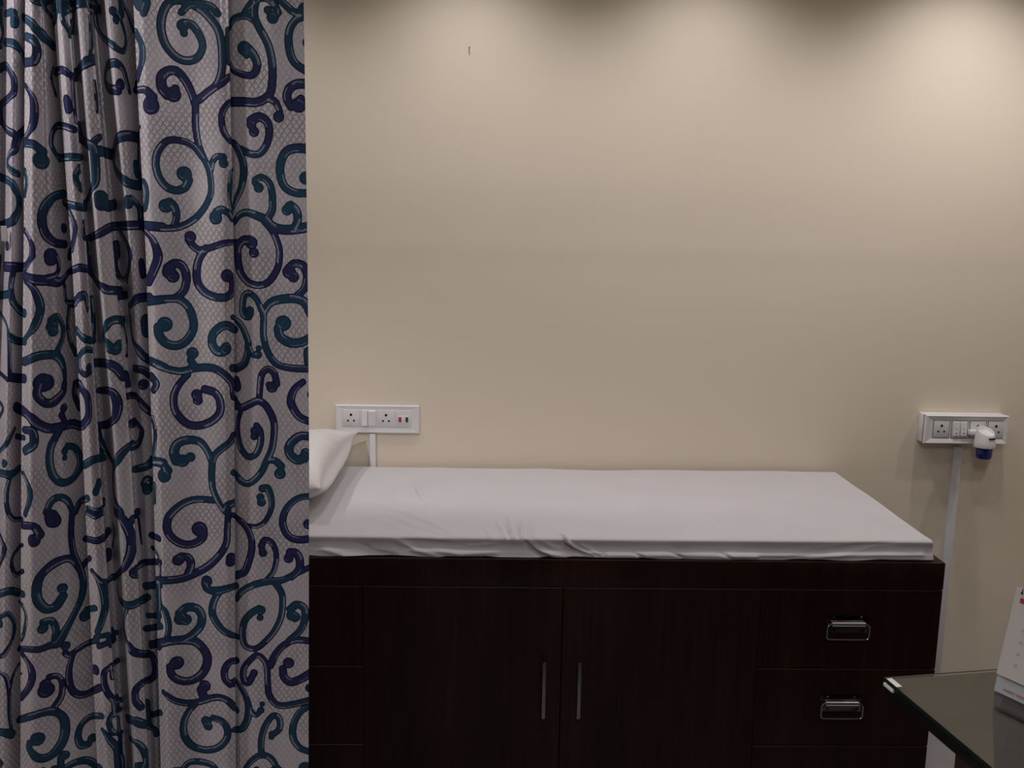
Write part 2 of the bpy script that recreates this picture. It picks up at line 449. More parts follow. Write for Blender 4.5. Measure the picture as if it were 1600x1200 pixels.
# ------------------------------------------------------------------ pillow
def pillow():
    bm = bmesh.new(); n = 44
    hx, hy, th = 0.170, 0.290, 0.085
    cx, cy, cz = -0.595, -0.325, MZ+0.076
    U = np.linspace(-1, 1, n)
    U = np.sign(U)*(1-(1-abs(U))**1.5)
    def pos(u, v, side):
        # outline pulled in between the corners, flat flange at the seam
        px = u*hx*(1-0.11*(1-v*v))
        py = v*hy*(1-0.07*(1-u*u))
        e = (max(0, 1-abs(u)**2.4)*max(0, 1-abs(v)**2.4))
        t = th*e**0.50
        z = t*(1.0 if side > 0 else -0.86)
        z += 0.004*math.sin(9*u+2*v)*e + 0.003*math.sin(14*v-5*u)*e
        # back right corner sticks up, right edge is raised off the bed
        k = max(0, u)*max(0, v)
        z += 0.018*max(0, u)**2 + 0.018*k**2
        px += 0.015*k**6 
        if side < 0 and u > 0: px += 0.070*u**4*(1-u**12)*(1-v**4)
        # radiating folds at the corner
        z += 0.0045*k*math.sin(26*(u-v))*min(1, e*6)
        # settle onto the mattress
        X, Y, Z = cx+px, cy+py, cz+z
        Z = max(Z, MZ+0.0028)
        return (X, Y, Z)
    tops = [[bm.verts.new(pos(u, v, 1)) for v in U] for u in U]
    bots = [[(tops[i][j] if (i in (0, n-1) or j in (0, n-1)) else bm.verts.new(pos(U[i], U[j], -1))) for j in range(n)] for i in range(n)]
    for g in (tops, bots):
        for i in range(n-1):
            for j in range(n-1):
                q = (g[i][j], g[i+1][j], g[i+1][j+1], g[i][j+1])
                bm.faces.new(q)
    return bm
pl = obj('pillow', pillow(), M_PILLOW, base=(-0.60, -0.315, MZ), sm=False)
pl.data.polygons.foreach_set('use_smooth', [True]*len(pl.data.polygons))
tag(pl, 'plump white pillow half hidden by the curtain at the head of the bed', 'pillow')

# ------------------------------------------------------------------ switchboards
def socket_holes(bm, cx, cz, y):
    for dx, dz, r in ((0, 0.0105, 0.0042), (-0.0098, -0.0085, 0.0032), (0.0092, -0.0085, 0.0032)):
        cyl(bm, (cx+dx, y-0.0006, cz+dz), (cx+dx, y+0.002, cz+dz), r, n=16)
def module(parent, cx, cz, y, w, h, name, gap=True):
    if gap:
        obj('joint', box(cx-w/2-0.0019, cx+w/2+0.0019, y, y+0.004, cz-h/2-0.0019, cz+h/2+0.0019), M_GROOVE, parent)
    return obj(name, box(cx-w/2, cx+w/2, y-0.0012, y+0.004, cz-h/2, cz+h/2, bevel=0.0008), M_PLASTIC2, parent)
def frame_plate(bm, x0, x1, z0, z1, yw, yf, ix0, ix1, iz0, iz1, yi):
    """bevelled cover frame: outer edge, raised face, chamfer falling to the module field"""
    b0 = 0.004
    loops = [[(x0, yw, z0), (x1, yw, z0), (x1, yw, z1), (x0, yw, z1)],
             [(x0, yf+b0, z0), (x1, yf+b0, z0), (x1, yf+b0, z1), (x0, yf+b0, z1)],
             [(x0+b0*.6, yf, z0+b0*.6), (x1-b0*.6, yf, z0+b0*.6), (x1-b0*.6, yf, z1-b0*.6), (x0+b0*.6, yf, z1-b0*.6)],
             [(ix0, yi, iz0), (ix1, yi, iz0), (ix1, yi, iz1), (ix0, yi, iz1)]]
    L = [[bm.verts.new(p) for p in l] for l in loops]
    for a, b_ in zip(L, L[1:]):
        for k in range(4): bm.faces.new((a[k], a[(k+1) % 4], b_[(k+1) % 4], b_[k]))
    bm.faces.new(L[0][::-1]); bm.faces.new(L[-1])
    return bm

# beside the pillow, flush with the wall
PX0, PX1, PZ0, PZ1 = -0.485, -0.221, 0.972, 1.062
sb = empty('switchboard', (-0.353, 0.0, PZ0), 'flat white switchboard with red and black terminals on the wall by the pillow', 'switchboard')
fp = bmesh.new()
frame_plate(fp, PX0, PX1, PZ0, PZ1, -0.0005, -0.0112, PX0+0.020, PX1-0.020, PZ0+0.017, PZ1-0.012, -0.0095)
obj('cover_frame', fp, M_PLASTIC, sb, sm=False)
cz = 1.0195; yy = -0.0098
def mm(x8): return PX0+(x8-200)/1040.0*(PX1-PX0)
for c in (393, 828):
    s = module(sb, mm(c), cz, yy, 0.0535, 0.054, 'socket', False)
    h = bmesh.new(); socket_holes(h, mm(c), cz+0.001, yy-0.0012); obj('pin_holes', h, M_HOLE, s)
s = module(sb, mm(612), cz, yy, 0.0535, 0.054, 'switch', False)
rk = bmesh.new()
prism(rk, [(yy-0.001, cz+0.026), (yy-0.0035, cz+0.025), (yy-0.0065, cz-0.023), (yy-0.001, cz-0.0245)], 'x', mm(530), mm(596))
obj('rocker', rk, M_PLASTIC, s, sm=False)
rk = bmesh.new()
prism(rk, [(yy-0.001, cz+0.026), (yy-0.0065, cz+0.0235), (yy-0.0030, cz-0.023), (yy-0.001, cz-0.0245)], 'x', mm(608), mm(698))
obj('rocker', rk, M_PLASTIC, s, sm=False)
s = module(sb, mm(1042), cz, yy, 0.0515, 0.054, 'terminal_module', False)
tag(obj('terminal_tab', box(mm(984), mm(1020), yy-0.005, yy, cz-0.010, cz+0.006, bevel=0.001), M_RED, s), 'red terminal tab')
tag(obj('terminal_tab', box(mm(1072), mm(1104), yy-0.005, yy, cz-0.010, cz+0.006, bevel=0.001), M_GREEN, s), 'dark green terminal tab')
obj('terminal_bezel', box(mm(975), mm(1112), yy-0.002, yy, cz-0.015, cz+0.011, bevel=0.001), M_PLASTIC, s)

def trunking(name, x0, x1, z0, z1, dep, label):
    bm = box(x0, x1, -dep, -0.0003, z0, z1, bevel=0.0012)
    return tag(obj(name, bm, M_TRUNK, base=((x0+x1)/2, 0, z0)), label, 'trunking', None)
tk = trunking('cable_trunking', -0.3785, -0.3595, 0.12, 0.9695, 0.011, 'narrow white cable trunking on the wall below the flat switchboard')
tk2 = trunking('cable_trunking', 1.5035, 1.5305, 0.101, 0.951, 0.013, 'wider pale grey cable trunking down the wall from the box with the blue vaporiser')

# beside the bed's foot, in a deep surface box
QX0, QX1, QZ0, QZ1, QD = 1.3815, 1.6475, 0.970, 1.062, 0.050
qb = empty('switch_box', (1.515, 0.0, QZ0), 'deep white switch box with a plugged-in vaporiser on the wall past the bed', 'switchboard')
obj('back_box', box(QX0, QX1, -QD+0.0125, -0.0004, QZ0, QZ1, bevel=0.003), M_PLASTIC, qb)
obj('box_joint', box(QX0+0.0008, QX1-0.0008, -QD+0.0065, -QD+0.013, QZ0+0.0008, QZ1-0.0008), M_GROOVE, qb)  # dark strip painting the shade in the box seam
fp = bmesh.new()
qi0, qi1 = QZ0+0.0165, QZ1-0.0155
frame_plate(fp, QX0, QX1, QZ0, QZ1, -QD+0.007, -QD-0.006, QX0+0.021, QX1-0.017, qi0, qi1, -QD-0.0015)
obj('cover_frame', fp, M_PLASTIC, qb, sm=False)
cz = (qi0+qi1)/2; yy = -QD-0.0018
def qq(x8): return QX0+(x8-345)/1060.0*(QX1-QX0)
for c, nm in ((557, 'socket'), (790, 'switch'), (1022, 'socket'), (1254, 'socket')):
    s = module(qb, qq(c), cz, yy, 0.0500, 0.054, nm)
    if nm == 'socket':
        h = bmesh.new(); socket_holes(h, qq(c), cz+0.001, yy-0.0012); obj('pin_holes', h, M_HOLE, s)
    else:
        for dx in (-0.0115, 0.0115):
            rk = bmesh.new()
            prism(rk, [(yy-0.001, cz+0.024), (yy-0.0032, cz+0.023), (yy-0.0072, cz-0.018), (yy-0.001, cz-0.022)], 'x', qq(c)+dx-0.0092, qq(c)+dx+0.0092)
            prism(rk, [(yy-0.001, cz-0.0205), (yy-0.0068, cz-0.0215), (yy-0.001, cz-0.0245)], 'x', qq(c)+dx-0.0085, qq(c)+dx+0.0085)
            obj('rocker', rk, M_PLASTIC, s, sm=False)
            mk = bmesh.new()
            bx(mk, qq(c)+dx-0.0035, qq(c)+dx+0.0035, yy-0.0073, yy-0.0055, cz-0.0125, cz-0.0105)
            bx(mk, qq(c)+dx-0.0015, qq(c)+dx+0.0015, yy-0.0056, yy-0.0035, cz+0.0005, cz+0.0030)
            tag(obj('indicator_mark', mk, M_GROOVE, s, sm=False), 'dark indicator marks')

# liquid vaporiser plugged into the third socket
vp = empty('mosquito_vaporiser', (1.552, -0.056, 0.935), 'white plug-in vaporiser with a dark blue refill hanging from the switch box', 'vaporiser')
VX, VY = 1.552, -0.100
def lathe(bm, prof, cx, cy, n=40, zfun=None, cap0=True, cap1=True):
    rings = []
    for r, z in prof:
        ring = []
        for k in range(n):
            a = 2*math.pi*k/n; x, y = r*math.cos(a), r*0.92*math.sin(a)
            ring.append(bm.verts.new((cx+x, cy+y, z+(zfun(x, y, z) if zfun else 0))))
        rings.append(ring)
    for a, b_ in zip(rings, rings[1:]):
        for k in range(n): bm.faces.new((a[k], a[(k+1) % n], b_[(k+1) % n], b_[k]))
    if cap0: bm.faces.new(rings[0][::-1])
    if cap1: bm.faces.new(rings[-1])
    return bm
def cut(x, y, z):                                           # the top is sliced off at a slant
    k = max(0.0, (z-0.985)/0.045)
    return k*(0.50*y-0.14*x)-0.25*k*0.026
bm = lathe(bmesh.new(), [(0.027, 0.9705), (0.0315, 0.9715), (0.0325, 0.975), (0.0315, 0.990), (0.0295, 1.008), (0.0270, 1.024), (0.0262, 1.0285),
                         (0.0250, 1.0298), (0.0236, 1.0285), (0.0225, 1.0220), (0.018, 1.0190), (0.006, 1.0185)], VX, VY, zfun=cut)
body = obj('vaporiser_body', bm, M_PLASTIC, vp)
bm = box(VX-0.0355, VX+0.016, -0.076, -0.0545, 1.002, 1.018, bevel=0.003)
obj('plug', bm, M_PLASTIC, vp)
bm = lathe(bmesh.new(), [(0.012, 0.934), (0.0205, 0.9355), (0.0230, 0.940), (0.0238, 0.950), (0.0240, 0.966), (0.020, 0.9725)], VX+0.001, VY)
tag(obj('refill_bottle', bm, M_BOTTLE, vp), 'dark blue refill bottle')
sl = bmesh.new()
for k in range(9):                                          # vent slot following the body's curve
    a = math.radians(-92+k*4.6)
    r = 0.0305
    x, y = r*math.cos(a), r*0.92*math.sin(a)
    bx(sl, VX+x-0.0016, VX+x+0.0016, VY+y-0.0014, VY+y+0.003, 1.0005, 1.0045)
obj('vent_slot', sl, M_HOLE, body)

# ------------------------------------------------------------------ glass topped table
TZ = 0.760
th = math.radians(8.8)
ex, ey = Vector((math.cos(th), math.sin(th), 0)), Vector((-math.sin(th), math.cos(th), 0))
corner = Vector((0.786, -1.206, 0))
def tb(bm):                                                 # local table coordinates -> world
    M = Matrix.Translation(corner) @ Matrix.Rotation(th, 4, 'Z')
    bmesh.ops.transform(bm, matrix=M, verts=bm.verts); return bm
TL, TW = 1.30, 0.62
tbl = empty('desk', corner+ex*TL/2-ey*TW/2, 'dark desk with a glass top standing in front of the bed foot', 'desk')
M_GLASS, nt, b = new_mat('greenish table glass')
nt.links.new(ramp(nt, noise(nt, coords(nt), 5), [(0.3, (0.70, 0.72, 0.67)), (0.7, (0.72, 0.74, 0.69))]), b.inputs['Base Color'])
b.inputs['Roughness'].default_value = 0.03; b.inputs['Transmission Weight'].default_value = 1.0; b.inputs['IOR'].default_value = 1.5
tt_ = obj('table_top', tb(box(0.004, TL-0.004, -TW+0.004, -0.004, TZ-0.034, TZ-0.0085, bevel=0.002)), M_TWOOD, tbl)
tt_.data.materials.append(M_BLACK)
for p in tt_.data.polygons:
    if p.normal.z < 0.9: p.material_index = 1
gl = obj('glass_sheet', tb(box(0, TL, -TW, 0, TZ-0.008, TZ, bevel=0.0008)), M_GLASS, tbl, sm=False)
gl.data.materials.append(M_GEDGE)
for p in gl.data.polygons:
    if abs(p.normal.z) < 0.5: p.material_index = 1
obj('side_panel', tb(box(0.055, 0.080, -TW+0.04, -0.155, 0.0, TZ-0.0345, bevel=0.001)), M_TWOOD, tbl)
obj('side_panel', tb(box(TL-0.08, TL-0.055, -TW+0.04, -0.155, 0.0, TZ-0.0345, bevel=0.001)), M_TWOOD, tbl)
obj('modesty_panel', tb(box(0.081, TL-0.081, -0.185, -0.167, 0.25, TZ-0.0345, bevel=0.001)), M_TWOOD, tbl)
cp = tb(box(0.0005, 0.0125, -0.0430, -0.008, TZ+0.0003, TZ+0.0013, bevel=0.0004))
tag(obj('corner_protector', cp, M_TAPE, tbl), 'milky plastic corner flap on the glass')
cp = tb(box(-0.0012, 0.0035, -0.0330, -0.002, TZ-0.0165, TZ-0.0098, bevel=0.0004))
tag(obj('corner_protector', cp, M_TAPE, tbl), 'milky plastic corner flap on the edge')

# ------------------------------------------------------------------ desk calendar
cb = Vector((0.978, -1.258, TZ+0.0006))
cu, cn = Vector((0.465, -0.885, 0)), Vector((0.885, 0.465, 0))
cal = empty('desk_calendar', cb, 'white tent-shaped desk calendar with red print standing on the glass desk', 'calendar')
def cal_q(bm, u0, u1, n0, z0, n1, z1, thick):
    """slanted card from (n0,z0) to (n1,z1), its outer side facing the viewer"""
    d_ = Vector((n1-n0, z1-z0)); nn = Vector((d_.y, -d_.x)).normalized()*thick
    quad = [(n0, z0), (n1, z1), (n1+nn.x, z1+nn.y), (n0+nn.x, z0+nn.y)]
    A = [bm.verts.new(cb+cu*u0+cn*n_+Vector((0, 0, z_))) for n_, z_ in quad]
    B = [bm.verts.new(cb+cu*u1+cn*n_+Vector((0, 0, z_))) for n_, z_ in quad]
    bm.faces.new(A); bm.faces.new(B[::-1])
    for k in range(4): bm.faces.new((A[k], A[(k+1) % 4], B[(k+1) % 4], B[k]))
    return bm
CL, CH, CN = 0.215, 0.205, 0.035
bm = cal_q(bmesh.new(), 0, CL, 0, 0.0, CN, CH-0.002, 0.0015)
cal_q(bm, 0, CL, 0.095, 0.0, CN+0.002, CH-0.002, -0.0015)
cal_q(bm, 0, CL, 0.002, 0.0, 0.094, 0.0012, 0.001)
base_ = obj('stand', bm, M_BASECARD, cal, sm=False)
def fn(z, off): return CN*z/CH-off                           # face position at a height
pg = obj('pages', cal_q(bmesh.new(), 0.002, CL-0.002, fn(0.036, 0.0075), 0.036, fn(CH, 0.0012), CH-0.0005, 0.0012), M_PAPER, cal, sm=False)
bm = cal_q(bmesh.new(), 0.014, CL-0.02, fn(0.178, 0.0026), 0.178, fn(0.187, 0.0023), 0.187, -0.0004)
tag(obj('print_band', bm, M_INK, pg, sm=False), 'red printed header')
wr = bmesh.new()
for k in range(15):
    u = 0.0145+k*0.0133
    c = cb+cu*u+cn*(fn(CH, 0.0))+Vector((0, 0, CH-0.002))
    pts = [c+cn*(0.0036*math.cos(a))+Vector((0, 0, 0.0036*math.sin(a)-0.0025)) for a in np.linspace(0, 2*math.pi, 14, endpoint=False)]
    tube(wr, pts, 0.0008, 6, closed=True)
    c2 = cb+cu*u+cn*fn(CH-0.009, 0.0022)+Vector((0, 0, CH-0.009))
    cyl(wr, c2, c2-cn*0.0008, 0.0022, n=10)
tag(obj('wire_binding', wr, M_WIRE, cal), 'black wire binding')
def lettering(txt, size, u, z, off, mat, parent, name):
    cu_ = bpy.data.curves.new(name, 'FONT'); cu_.body = txt; cu_.size = size; cu_.extrude = 0.0001
    t = bpy.data.objects.new(name, cu_); C.objects.link(t)
    bpy.context.view_layer.update()
    me = bpy.data.meshes.new_from_object(t.evaluated_get(bpy.context.evaluated_depsgraph_get()))
    bpy.data.objects.remove(t); bpy.data.curves.remove(cu_)
    slope = Vector((cn.x*CN/CH, cn.y*CN/CH, 1)).normalized(); nout = cu.cross(slope).normalized()
    M = Matrix((cu, slope, nout)).transposed().to_4x4()
    M.translation = cb+cu*u+cn*fn(z, off)+Vector((0, 0, z))
    bm = bmesh.new(); bm.from_mesh(me); bpy.data.meshes.remove(me)
    bmesh.ops.transform(bm, matrix=M, verts=bm.verts)
    return obj(name, bm, mat, parent, sm=False)
tag(lettering('SANKET MEDICALS', 0.0066, 0.017, 0.0085, 0.0021, M_INK, base_, 'lettering'), 'red lettering on the calendar base')
M_FAINT = simple('faint grey print', (0.40, 0.375, 0.38), 0.7)
fa = bmesh.new()
rr = random.Random(8)
for r_ in range(5):
    for c_ in range(7):
        u, z = 0.030+c_*0.024, 0.062+r_*0.022
        cal_q(fa, u, u+0.006, fn(z, 0.0066-0.0055*(z-0.036)/(CH-0.036)+0.0012), z, fn(z+0.005, 0.0066-0.0055*(z-0.031)/(CH-0.036)+0.0012), z+0.005, -0.0002)
tag(obj('date_print', fa, M_FAINT, pg, sm=False), 'faint grey date marks')

# ------------------------------------------------------------------ a nail in the wall
nb = bmesh.new()
p = pix_y(733, 77, -0.001)
cyl(nb, (p[0], 0.0, p[2]), (p[0]+0.001, -0.011, p[2]+0.003), 0.0013, n=10)
cyl(nb, (p[0]+0.001, -0.0105, p[2]+0.003), (p[0]+0.001, -0.012, p[2]+0.003), 0.0026, n=12)
tag(obj('nail', nb, M_STEEL, base=(p[0], 0, p[2])), 'small nail stub high on the cream wall', 'nail')
# ------------------------------------------------------------------ curtain
# Printed scrolls, traced as centre lines in six-times enlarged tiles of the photograph: tile origin, then
# (stroke widths, centre line, optional ball terminals x, y, r).  They are carried over onto the flat cloth below.
TILES = [
((240, 0), [
 ((62, 70, 66), (430,925, 540,840, 600,775, 640,650, 640,450, 600,270, 490,130, 380,50, 230,0, 130,40, 75,170, 75,300, 120,430, 220,540, 330,570, 420,530, 460,430, 430,330, 360,235, 280,215), (272,240,52, 285,310,34)),
 ((74, 62, 48), (430,930, 540,840, 640,780, 712,716)),
 ((62, 74, 88), (392,1000, 360,880, 300,760, 220,670, 140,665, 75,720, 80,820, 130,885), (185,885,66, 205,830,36)),
 ((62, 58, 60), (395,960, 392,1100, 395,1200, 420,1350, 470,1480, 520,1600, 540,1760, 520,1860, 460,1970, 360,2070, 230,2130, 100,2140, -20,2130)),
 ((50, 62, 70), (500,1530, 450,1470, 370,1370, 260,1320, 130,1320, 40,1420, 20,1540, 50,1660, 120,1750, 210,1785, 290,1760, 330,1690), (288,1630,66)),
 ((54, 56, 50), (535,1600, 550,1520, 590,1470, 650,1465), (655,1530,42, 650,1475,36)),
 ((52, 66, 74), (190,2120, 215,2030, 195,1940, 150,1895), (112,1930,60)),
 ((44, 60, 76), (738,2060, 700,2000, 640,1965, 590,1990), (580,2040,62)),
 ((28, 42, 34), (738,2020, 712,1850, 718,1700, 736,1590)),
 ((46, 56, 50), (735,945, 690,980, 640,1060, 640,1170, 660,1240, 700,1300, 760,1360)),
 ((56, 68, 34), (750,1340, 800,1420, 835,1520, 845,1620, 820,1760, 770,1880, 742,1960)),
 ((78, 66, 62), (735,955, 850,955, 960,960, 1050,920, 1100,850, 1115,680, 1100,520, 1060,390, 990,260, 950,170, 945,80, 965,-10)),
 ((62, 44, 78), (960,200, 880,152, 800,155, 735,195, 702,300, 700,500, 720,620, 760,670, 850,702, 930,700, 970,620, 945,530, 890,460), (848,452,62, 870,520,30)),
 ((60, 62, 50), (1070,920, 1140,955, 1185,1040), (1172,1095,50)),
 ((48, 50, 60), (1110,-10, 1148,60, 1148,140), (1115,165,52, 1070,95,36)),
 ((58, 62, 60), (1170,-20, 1250,60, 1320,115, 1420,130)),
 ((60, 68, 66), (1420,150, 1330,190, 1275,280, 1265,400, 1290,530, 1340,605, 1430,665), (1440,400,44)),
 ((80, 76, 70), (1430,785, 1340,790, 1270,835, 1250,920, 1290,1000), (1360,985,66, 1380,930,40)),
 ((60, 62, 80), (820,1400, 920,1445, 1000,1435, 1060,1350, 1085,1230, 1060,1140, 990,1095, 915,1130), (915,1170,44, 940,1235,46)),
 ((80, 72, 68), (1445,1395, 1330,1390, 1240,1425, 1190,1530, 1190,1650, 1230,1750, 1320,1805, 1445,1812), (1425,1670,58)),
 ((64, 60, 52), (1060,2060, 1108,1980, 1115,1900, 1110,1800, 1080,1710, 1010,1660, 950,1685), (945,1710,28, 985,1760,44)),
 ((48, 78, 86), (752,2090, 800,2020, 870,1992, 960,2020, 1050,2060, 1110,2120, 1200,2152, 1320,2150, 1450,2128)),
 ((56, 62, 78), (1040,2080, 1120,2180, 1170,2300, 1180,2400, 1160,2520, 1080,2640, 980,2675, 880,2640, 810,2540, 785,2400, 792,2310, 840,2255, 900,2250), (915,2275,58, 940,2370,46)),
 ((62, 74, 66), (1310,2150, 1350,2060, 1335,1970, 1285,1920), (1250,1970,48, 1265,1930,36)),
 ((52, 62, 66), (770,2270, 660,2280, 540,2320, 440,2345, 375,2310, 330,2250), (345,2220,52)),
 ((70, 74, 66), (490,2330, 430,2420, 405,2530, 415,2650, 480,2740, 580,2785, 680,2785, 738,2730, 742,2640), (690,2585,58)),
 ]),
((240, 400), [
 ((66, 72, 82), (-20,412, 120,402, 230,405, 320,470, 370,590, 370,690, 310,790, 220,840, 120,820, 50,740, 42,670), (105,640,68)),
 ((64, 72, 80), (210,390, 285,320, 308,200, 270,95, 200,70, 135,110), (145,150,62, 180,190,58)),
 ((70, 80, 84), (762,690, 690,650, 620,670, 555,740, 550,830, 590,890, 640,900), (675,875,54, 680,850,42)),
 ((80, 66, 60), (380,1040, 345,975), (365,910,55)),
 ((62, 72, 60), (-20,1000, 100,1050, 250,1080, 400,1050, 550,1050, 660,1110, 740,1200, 752,1310, 790,1410)),
 ((70, 60, 62), (770,1405, 830,1420, 900,1390, 975,1360, 1050,1400, 1120,1530, 1130,1650, 1110,1800, 1060,1920, 1000,2040, 900,2130, 820,2110, 755,2030)),
 ((58, 72, 74), (320,1110, 240,1200, 192,1300, 190,1400, 220,1480, 310,1570, 420,1590, 540,1550, 618,1470, 620,1360, 570,1280, 480,1250), (405,1300,52, 415,1350,48)),
 ((62, 66, 54), (770,1650, 710,1750, 620,1820, 560,1890, 545,2000, 545,2100, 560,2200, 610,2310, 672,2400)),
 ((62, 76, 88), (545,1930, 500,1820, 430,1740, 320,1725, 225,1760, 190,1840, 215,1920), (270,1920,60, 345,1885,46)),
 ((38, 60, 58), (830,1420, 790,1550, 790,1680, 815,1790, 880,1880, 955,1860, 1000,1760, 1000,1650, 965,1590), (945,1640,40, 940,1695,34)),
 ((50, 62, 70), (1075,1920, 1140,1920, 1195,1970), (1185,2040,54)),
 ((42, 48, 70), (880,2525, 960,2535, 1040,2490, 1100,2380, 1105,2280, 1070,2180, 1020,2180), (1000,2260,38, 1010,2310,42)),
 ((58, 74, 66), (1400,1180, 1320,1250, 1285,1350, 1310,1430, 1370,1510, 1470,1555), (1475,1300,36)),
 ((60, 74, 66), (1345,370, 1415,300, 1438,180, 1400,90, 1320,70, 1265,110), (1270,150,62, 1310,195,52)),
 ((56, 78, 84), (1025,560, 1045,500, 1100,435, 1200,405, 1330,400, 1420,440, 1475,540)),
 ((72, 86, 74), (1470,765, 1380,810, 1280,812, 1190,760, 1165,680), (1215,630,72)),
 ((64, 52, 66), (905,540, 880,570, 838,540, 835,450, 850,370, 900,350, 960,400, 1008,500, 1030,560, 1030,750, 1070,900, 1150,1010, 1280,1050, 1480,1060), (905,510,38, 888,565,38)),
 ((50, 62, 70), (745,575, 820,650, 878,780, 885,880, 855,1000, 790,1050, 745,1050)),
 ((50, 48, 52), (895,850, 930,925, 975,930), (985,865,28, 975,925,40)),
 ((54, 60, 60), (990,1330, 1000,1200, 1015,1110, 1070,1060, 1130,1100, 1155,1200), (1110,1230,52, 1080,1205,30)),
 ((92, 92), (1455,900, 1460,990)),
 ((60, 60), (775,1155, 790,1225), (782,1240,36)),
 ((74, 82, 86), (1480,1695, 1370,1690, 1280,1765, 1275,1850, 1340,1910, 1410,1895), (1425,1850,50)),
 ((56, 66, 70), (1480,2250, 1370,2265, 1275,2330, 1222,2420, 1212,2520, 1260,2620, 1350,2660, 1480,2650), (1450,2515,50)),
 ((50, 70, 80), (-20,1940, 80,1955, 130,2010), (95,2060,66)),
 ((62, 74, 72), (560,2290, 430,2280, 320,2300, 220,2360, 140,2450, 125,2560, 180,2650, 280,2702, 380,2695, 460,2640, 470,2570), (430,2560,74)),
 ((46, 78, 62), (665,2400, 700,2340, 760,2310)),
 ]),
((240, 800), [
 ((52, 72, 74), (700,-30, 690,150, 680,290, 620,400, 520,500, 400,570, 280,620, 150,640, 40,640)),
 ((68, 72, 72), (315,590, 350,500, 325,430, 260,415), (230,450,56, 240,420,30)),
 ((54, 66, 72), (750,30, 850,120, 910,230, 920,350, 890,470, 850,560, 770,595)),
 ((84, 84), (725,425, 720,470), (735,450,54)),
 ((62, 80, 58), (775,690, 680,720, 580,740, 500,720, 475,670), (498,645,54)),
 ((64, 72, 52), (610,750, 560,850, 552,960, 620,1080, 700,1140, 790,1170)),
 ((70, 78, 82), (240,1205, 340,1165, 430,1080, 452,980, 405,905, 310,895, 245,950), (255,1000,64, 300,1010,56)),
 ((84, 84, 70), (-20,1245, 130,1215, 280,1200, 400,1220, 490,1320, 500,1420, 450,1520, 350,1580, 250,1580, 170,1530, 150,1450), (215,1415,68)),
 ((64, 68, 60), (780,1390, 710,1410, 665,1480, 670,1570, 720,1620), (755,1600,48)),
 ((86, 84, 70), (470,1730, 440,1660), (480,1630,60)),
 ((56, 70, 60), (90,1690, 180,1760, 300,1790, 420,1780, 560,1740, 660,1750, 740,1810, 780,1860)),
 ((60, 72, 62), (400,1790, 320,1880, 280,1990, 290,2100, 360,2190, 480,2230, 600,2210, 680,2130, 690,2040, 640,1960, 560,1930), (495,1960,54, 510,2005,48)),
 ((56, 66, 60), (260,2420, 330,2350, 430,2340, 540,2370, 600,2430)),
 ((46, 50, 62), (1070,620, 1120,560, 1150,450, 1140,350, 1100,280, 1040,262, 1010,320), (1015,350,32, 1025,385,40)),
 ((56, 70, 54), (775,815, 830,740, 950,680, 1080,650, 1200,640, 1310,590, 1470,515)),
 ((62, 58, 68), (1130,650, 1200,760, 1208,880, 1190,1000, 1130,1120, 1060,1200, 980,1270, 910,1280, 850,1240, 832,1130, 855,1020, 920,945, 990,905), (1005,920,46, 998,990,34)),
 ((66, 74, 74), (1290,610, 1360,540, 1370,450, 1335,385, 1280,375), (1265,435,48, 1270,395,34)),
 ((58, 70, 76), (1270,1200, 1375,1110, 1418,1000, 1410,900, 1340,868, 1285,910), (1295,970,54, 1325,985,52)),
 ((66, 66, 70), (1470,1210, 1330,1200, 1220,1250, 1140,1340, 1095,1440)),
 ((66, 54, 70), (925,1540, 890,1600, 848,1580, 842,1480, 885,1410, 960,1345, 1020,1370, 1060,1450, 1070,1600, 1080,1700, 1130,1785, 1200,1815, 1320,1800, 1470,1765), (940,1510,40, 895,1590,40)),
 ((80, 80, 70), (1470,1510, 1380,1565, 1285,1595, 1225,1550, 1210,1470), (1265,1415,56)),
 ((44, 72, 64), (765,1570, 850,1700, 890,1820, 880,1940, 830,2030, 765,2040)),
 ((48, 50, 50), (905,1850, 955,1905, 1000,1870), (1018,1800,28, 1005,1860,36)),
 ((60, 62, 60), (1010,2280, 1010,2130, 1050,2000, 1120,1910, 1180,1940, 1180,2030, 1130,2080), (1110,2080,34, 1105,2110,30)),
 ((50, 66, 56), (850,2420, 920,2330, 1010,2280, 1100,2310, 1170,2420)),
 ((60, 68, 64), (1470,1815, 1370,1880, 1310,2000, 1310,2120, 1370,2210, 1470,2250), (1465,1650,46, 1420,2400,66)),
 ((56, 62, 50), (45,1040, 50,850, 40,640, 60,850, 110,950, 140,1070, 120,1180, 50,1275)),
 ((28, 36, 26), (-10,330, 40,400, 60,520, 60,640)),
 ]),
((0, 0), [
 ((60, 60), (50,130, 110,110), (128,190,66, 140,120,34)),
 ((40, 44, 40), (10,-10, 20,200, 30,330, 5,440)),
 ((66, 74, 44), (45,395, 130,410, 200,480, 240,610)),
 ((66, 84, 80), (225,165, 290,210, 370,300, 440,370, 500,430)),
 ((72, 76, 72), (255,345, 330,390, 352,490, 320,570, 245,585)),
 ((46, 52, 40), (395,-10, 430,80, 485,160)),
 ((84, 84, 50), (510,-10, 525,100, 508,230)),
 ((36, 52, 56), (565,110, 600,200, 645,280)),
 ((60, 92, 30), (640,0, 690,110, 685,230, 655,345)),
 ((30, 36, 30), (825,-10, 850,150, 858,400, 845,540)),
 ((50, 64, 36, 44), (900,-10, 905,200, 950,330, 1040,410, 1150,480, 1182,400, 1168,300, 1130,180, 1080,95), (1065,105,40, 1090,190,34)),
 ((38, 56, 70, 36), (1130,-10, 1200,130, 1250,260, 1320,400, 1332,550, 1305,680, 1275,810)),
 ((120, 120), (1290,-20, 1310,30)),
 ((50, 64, 80), (1265,850, 1360,842, 1430,910), (1410,990,76)),
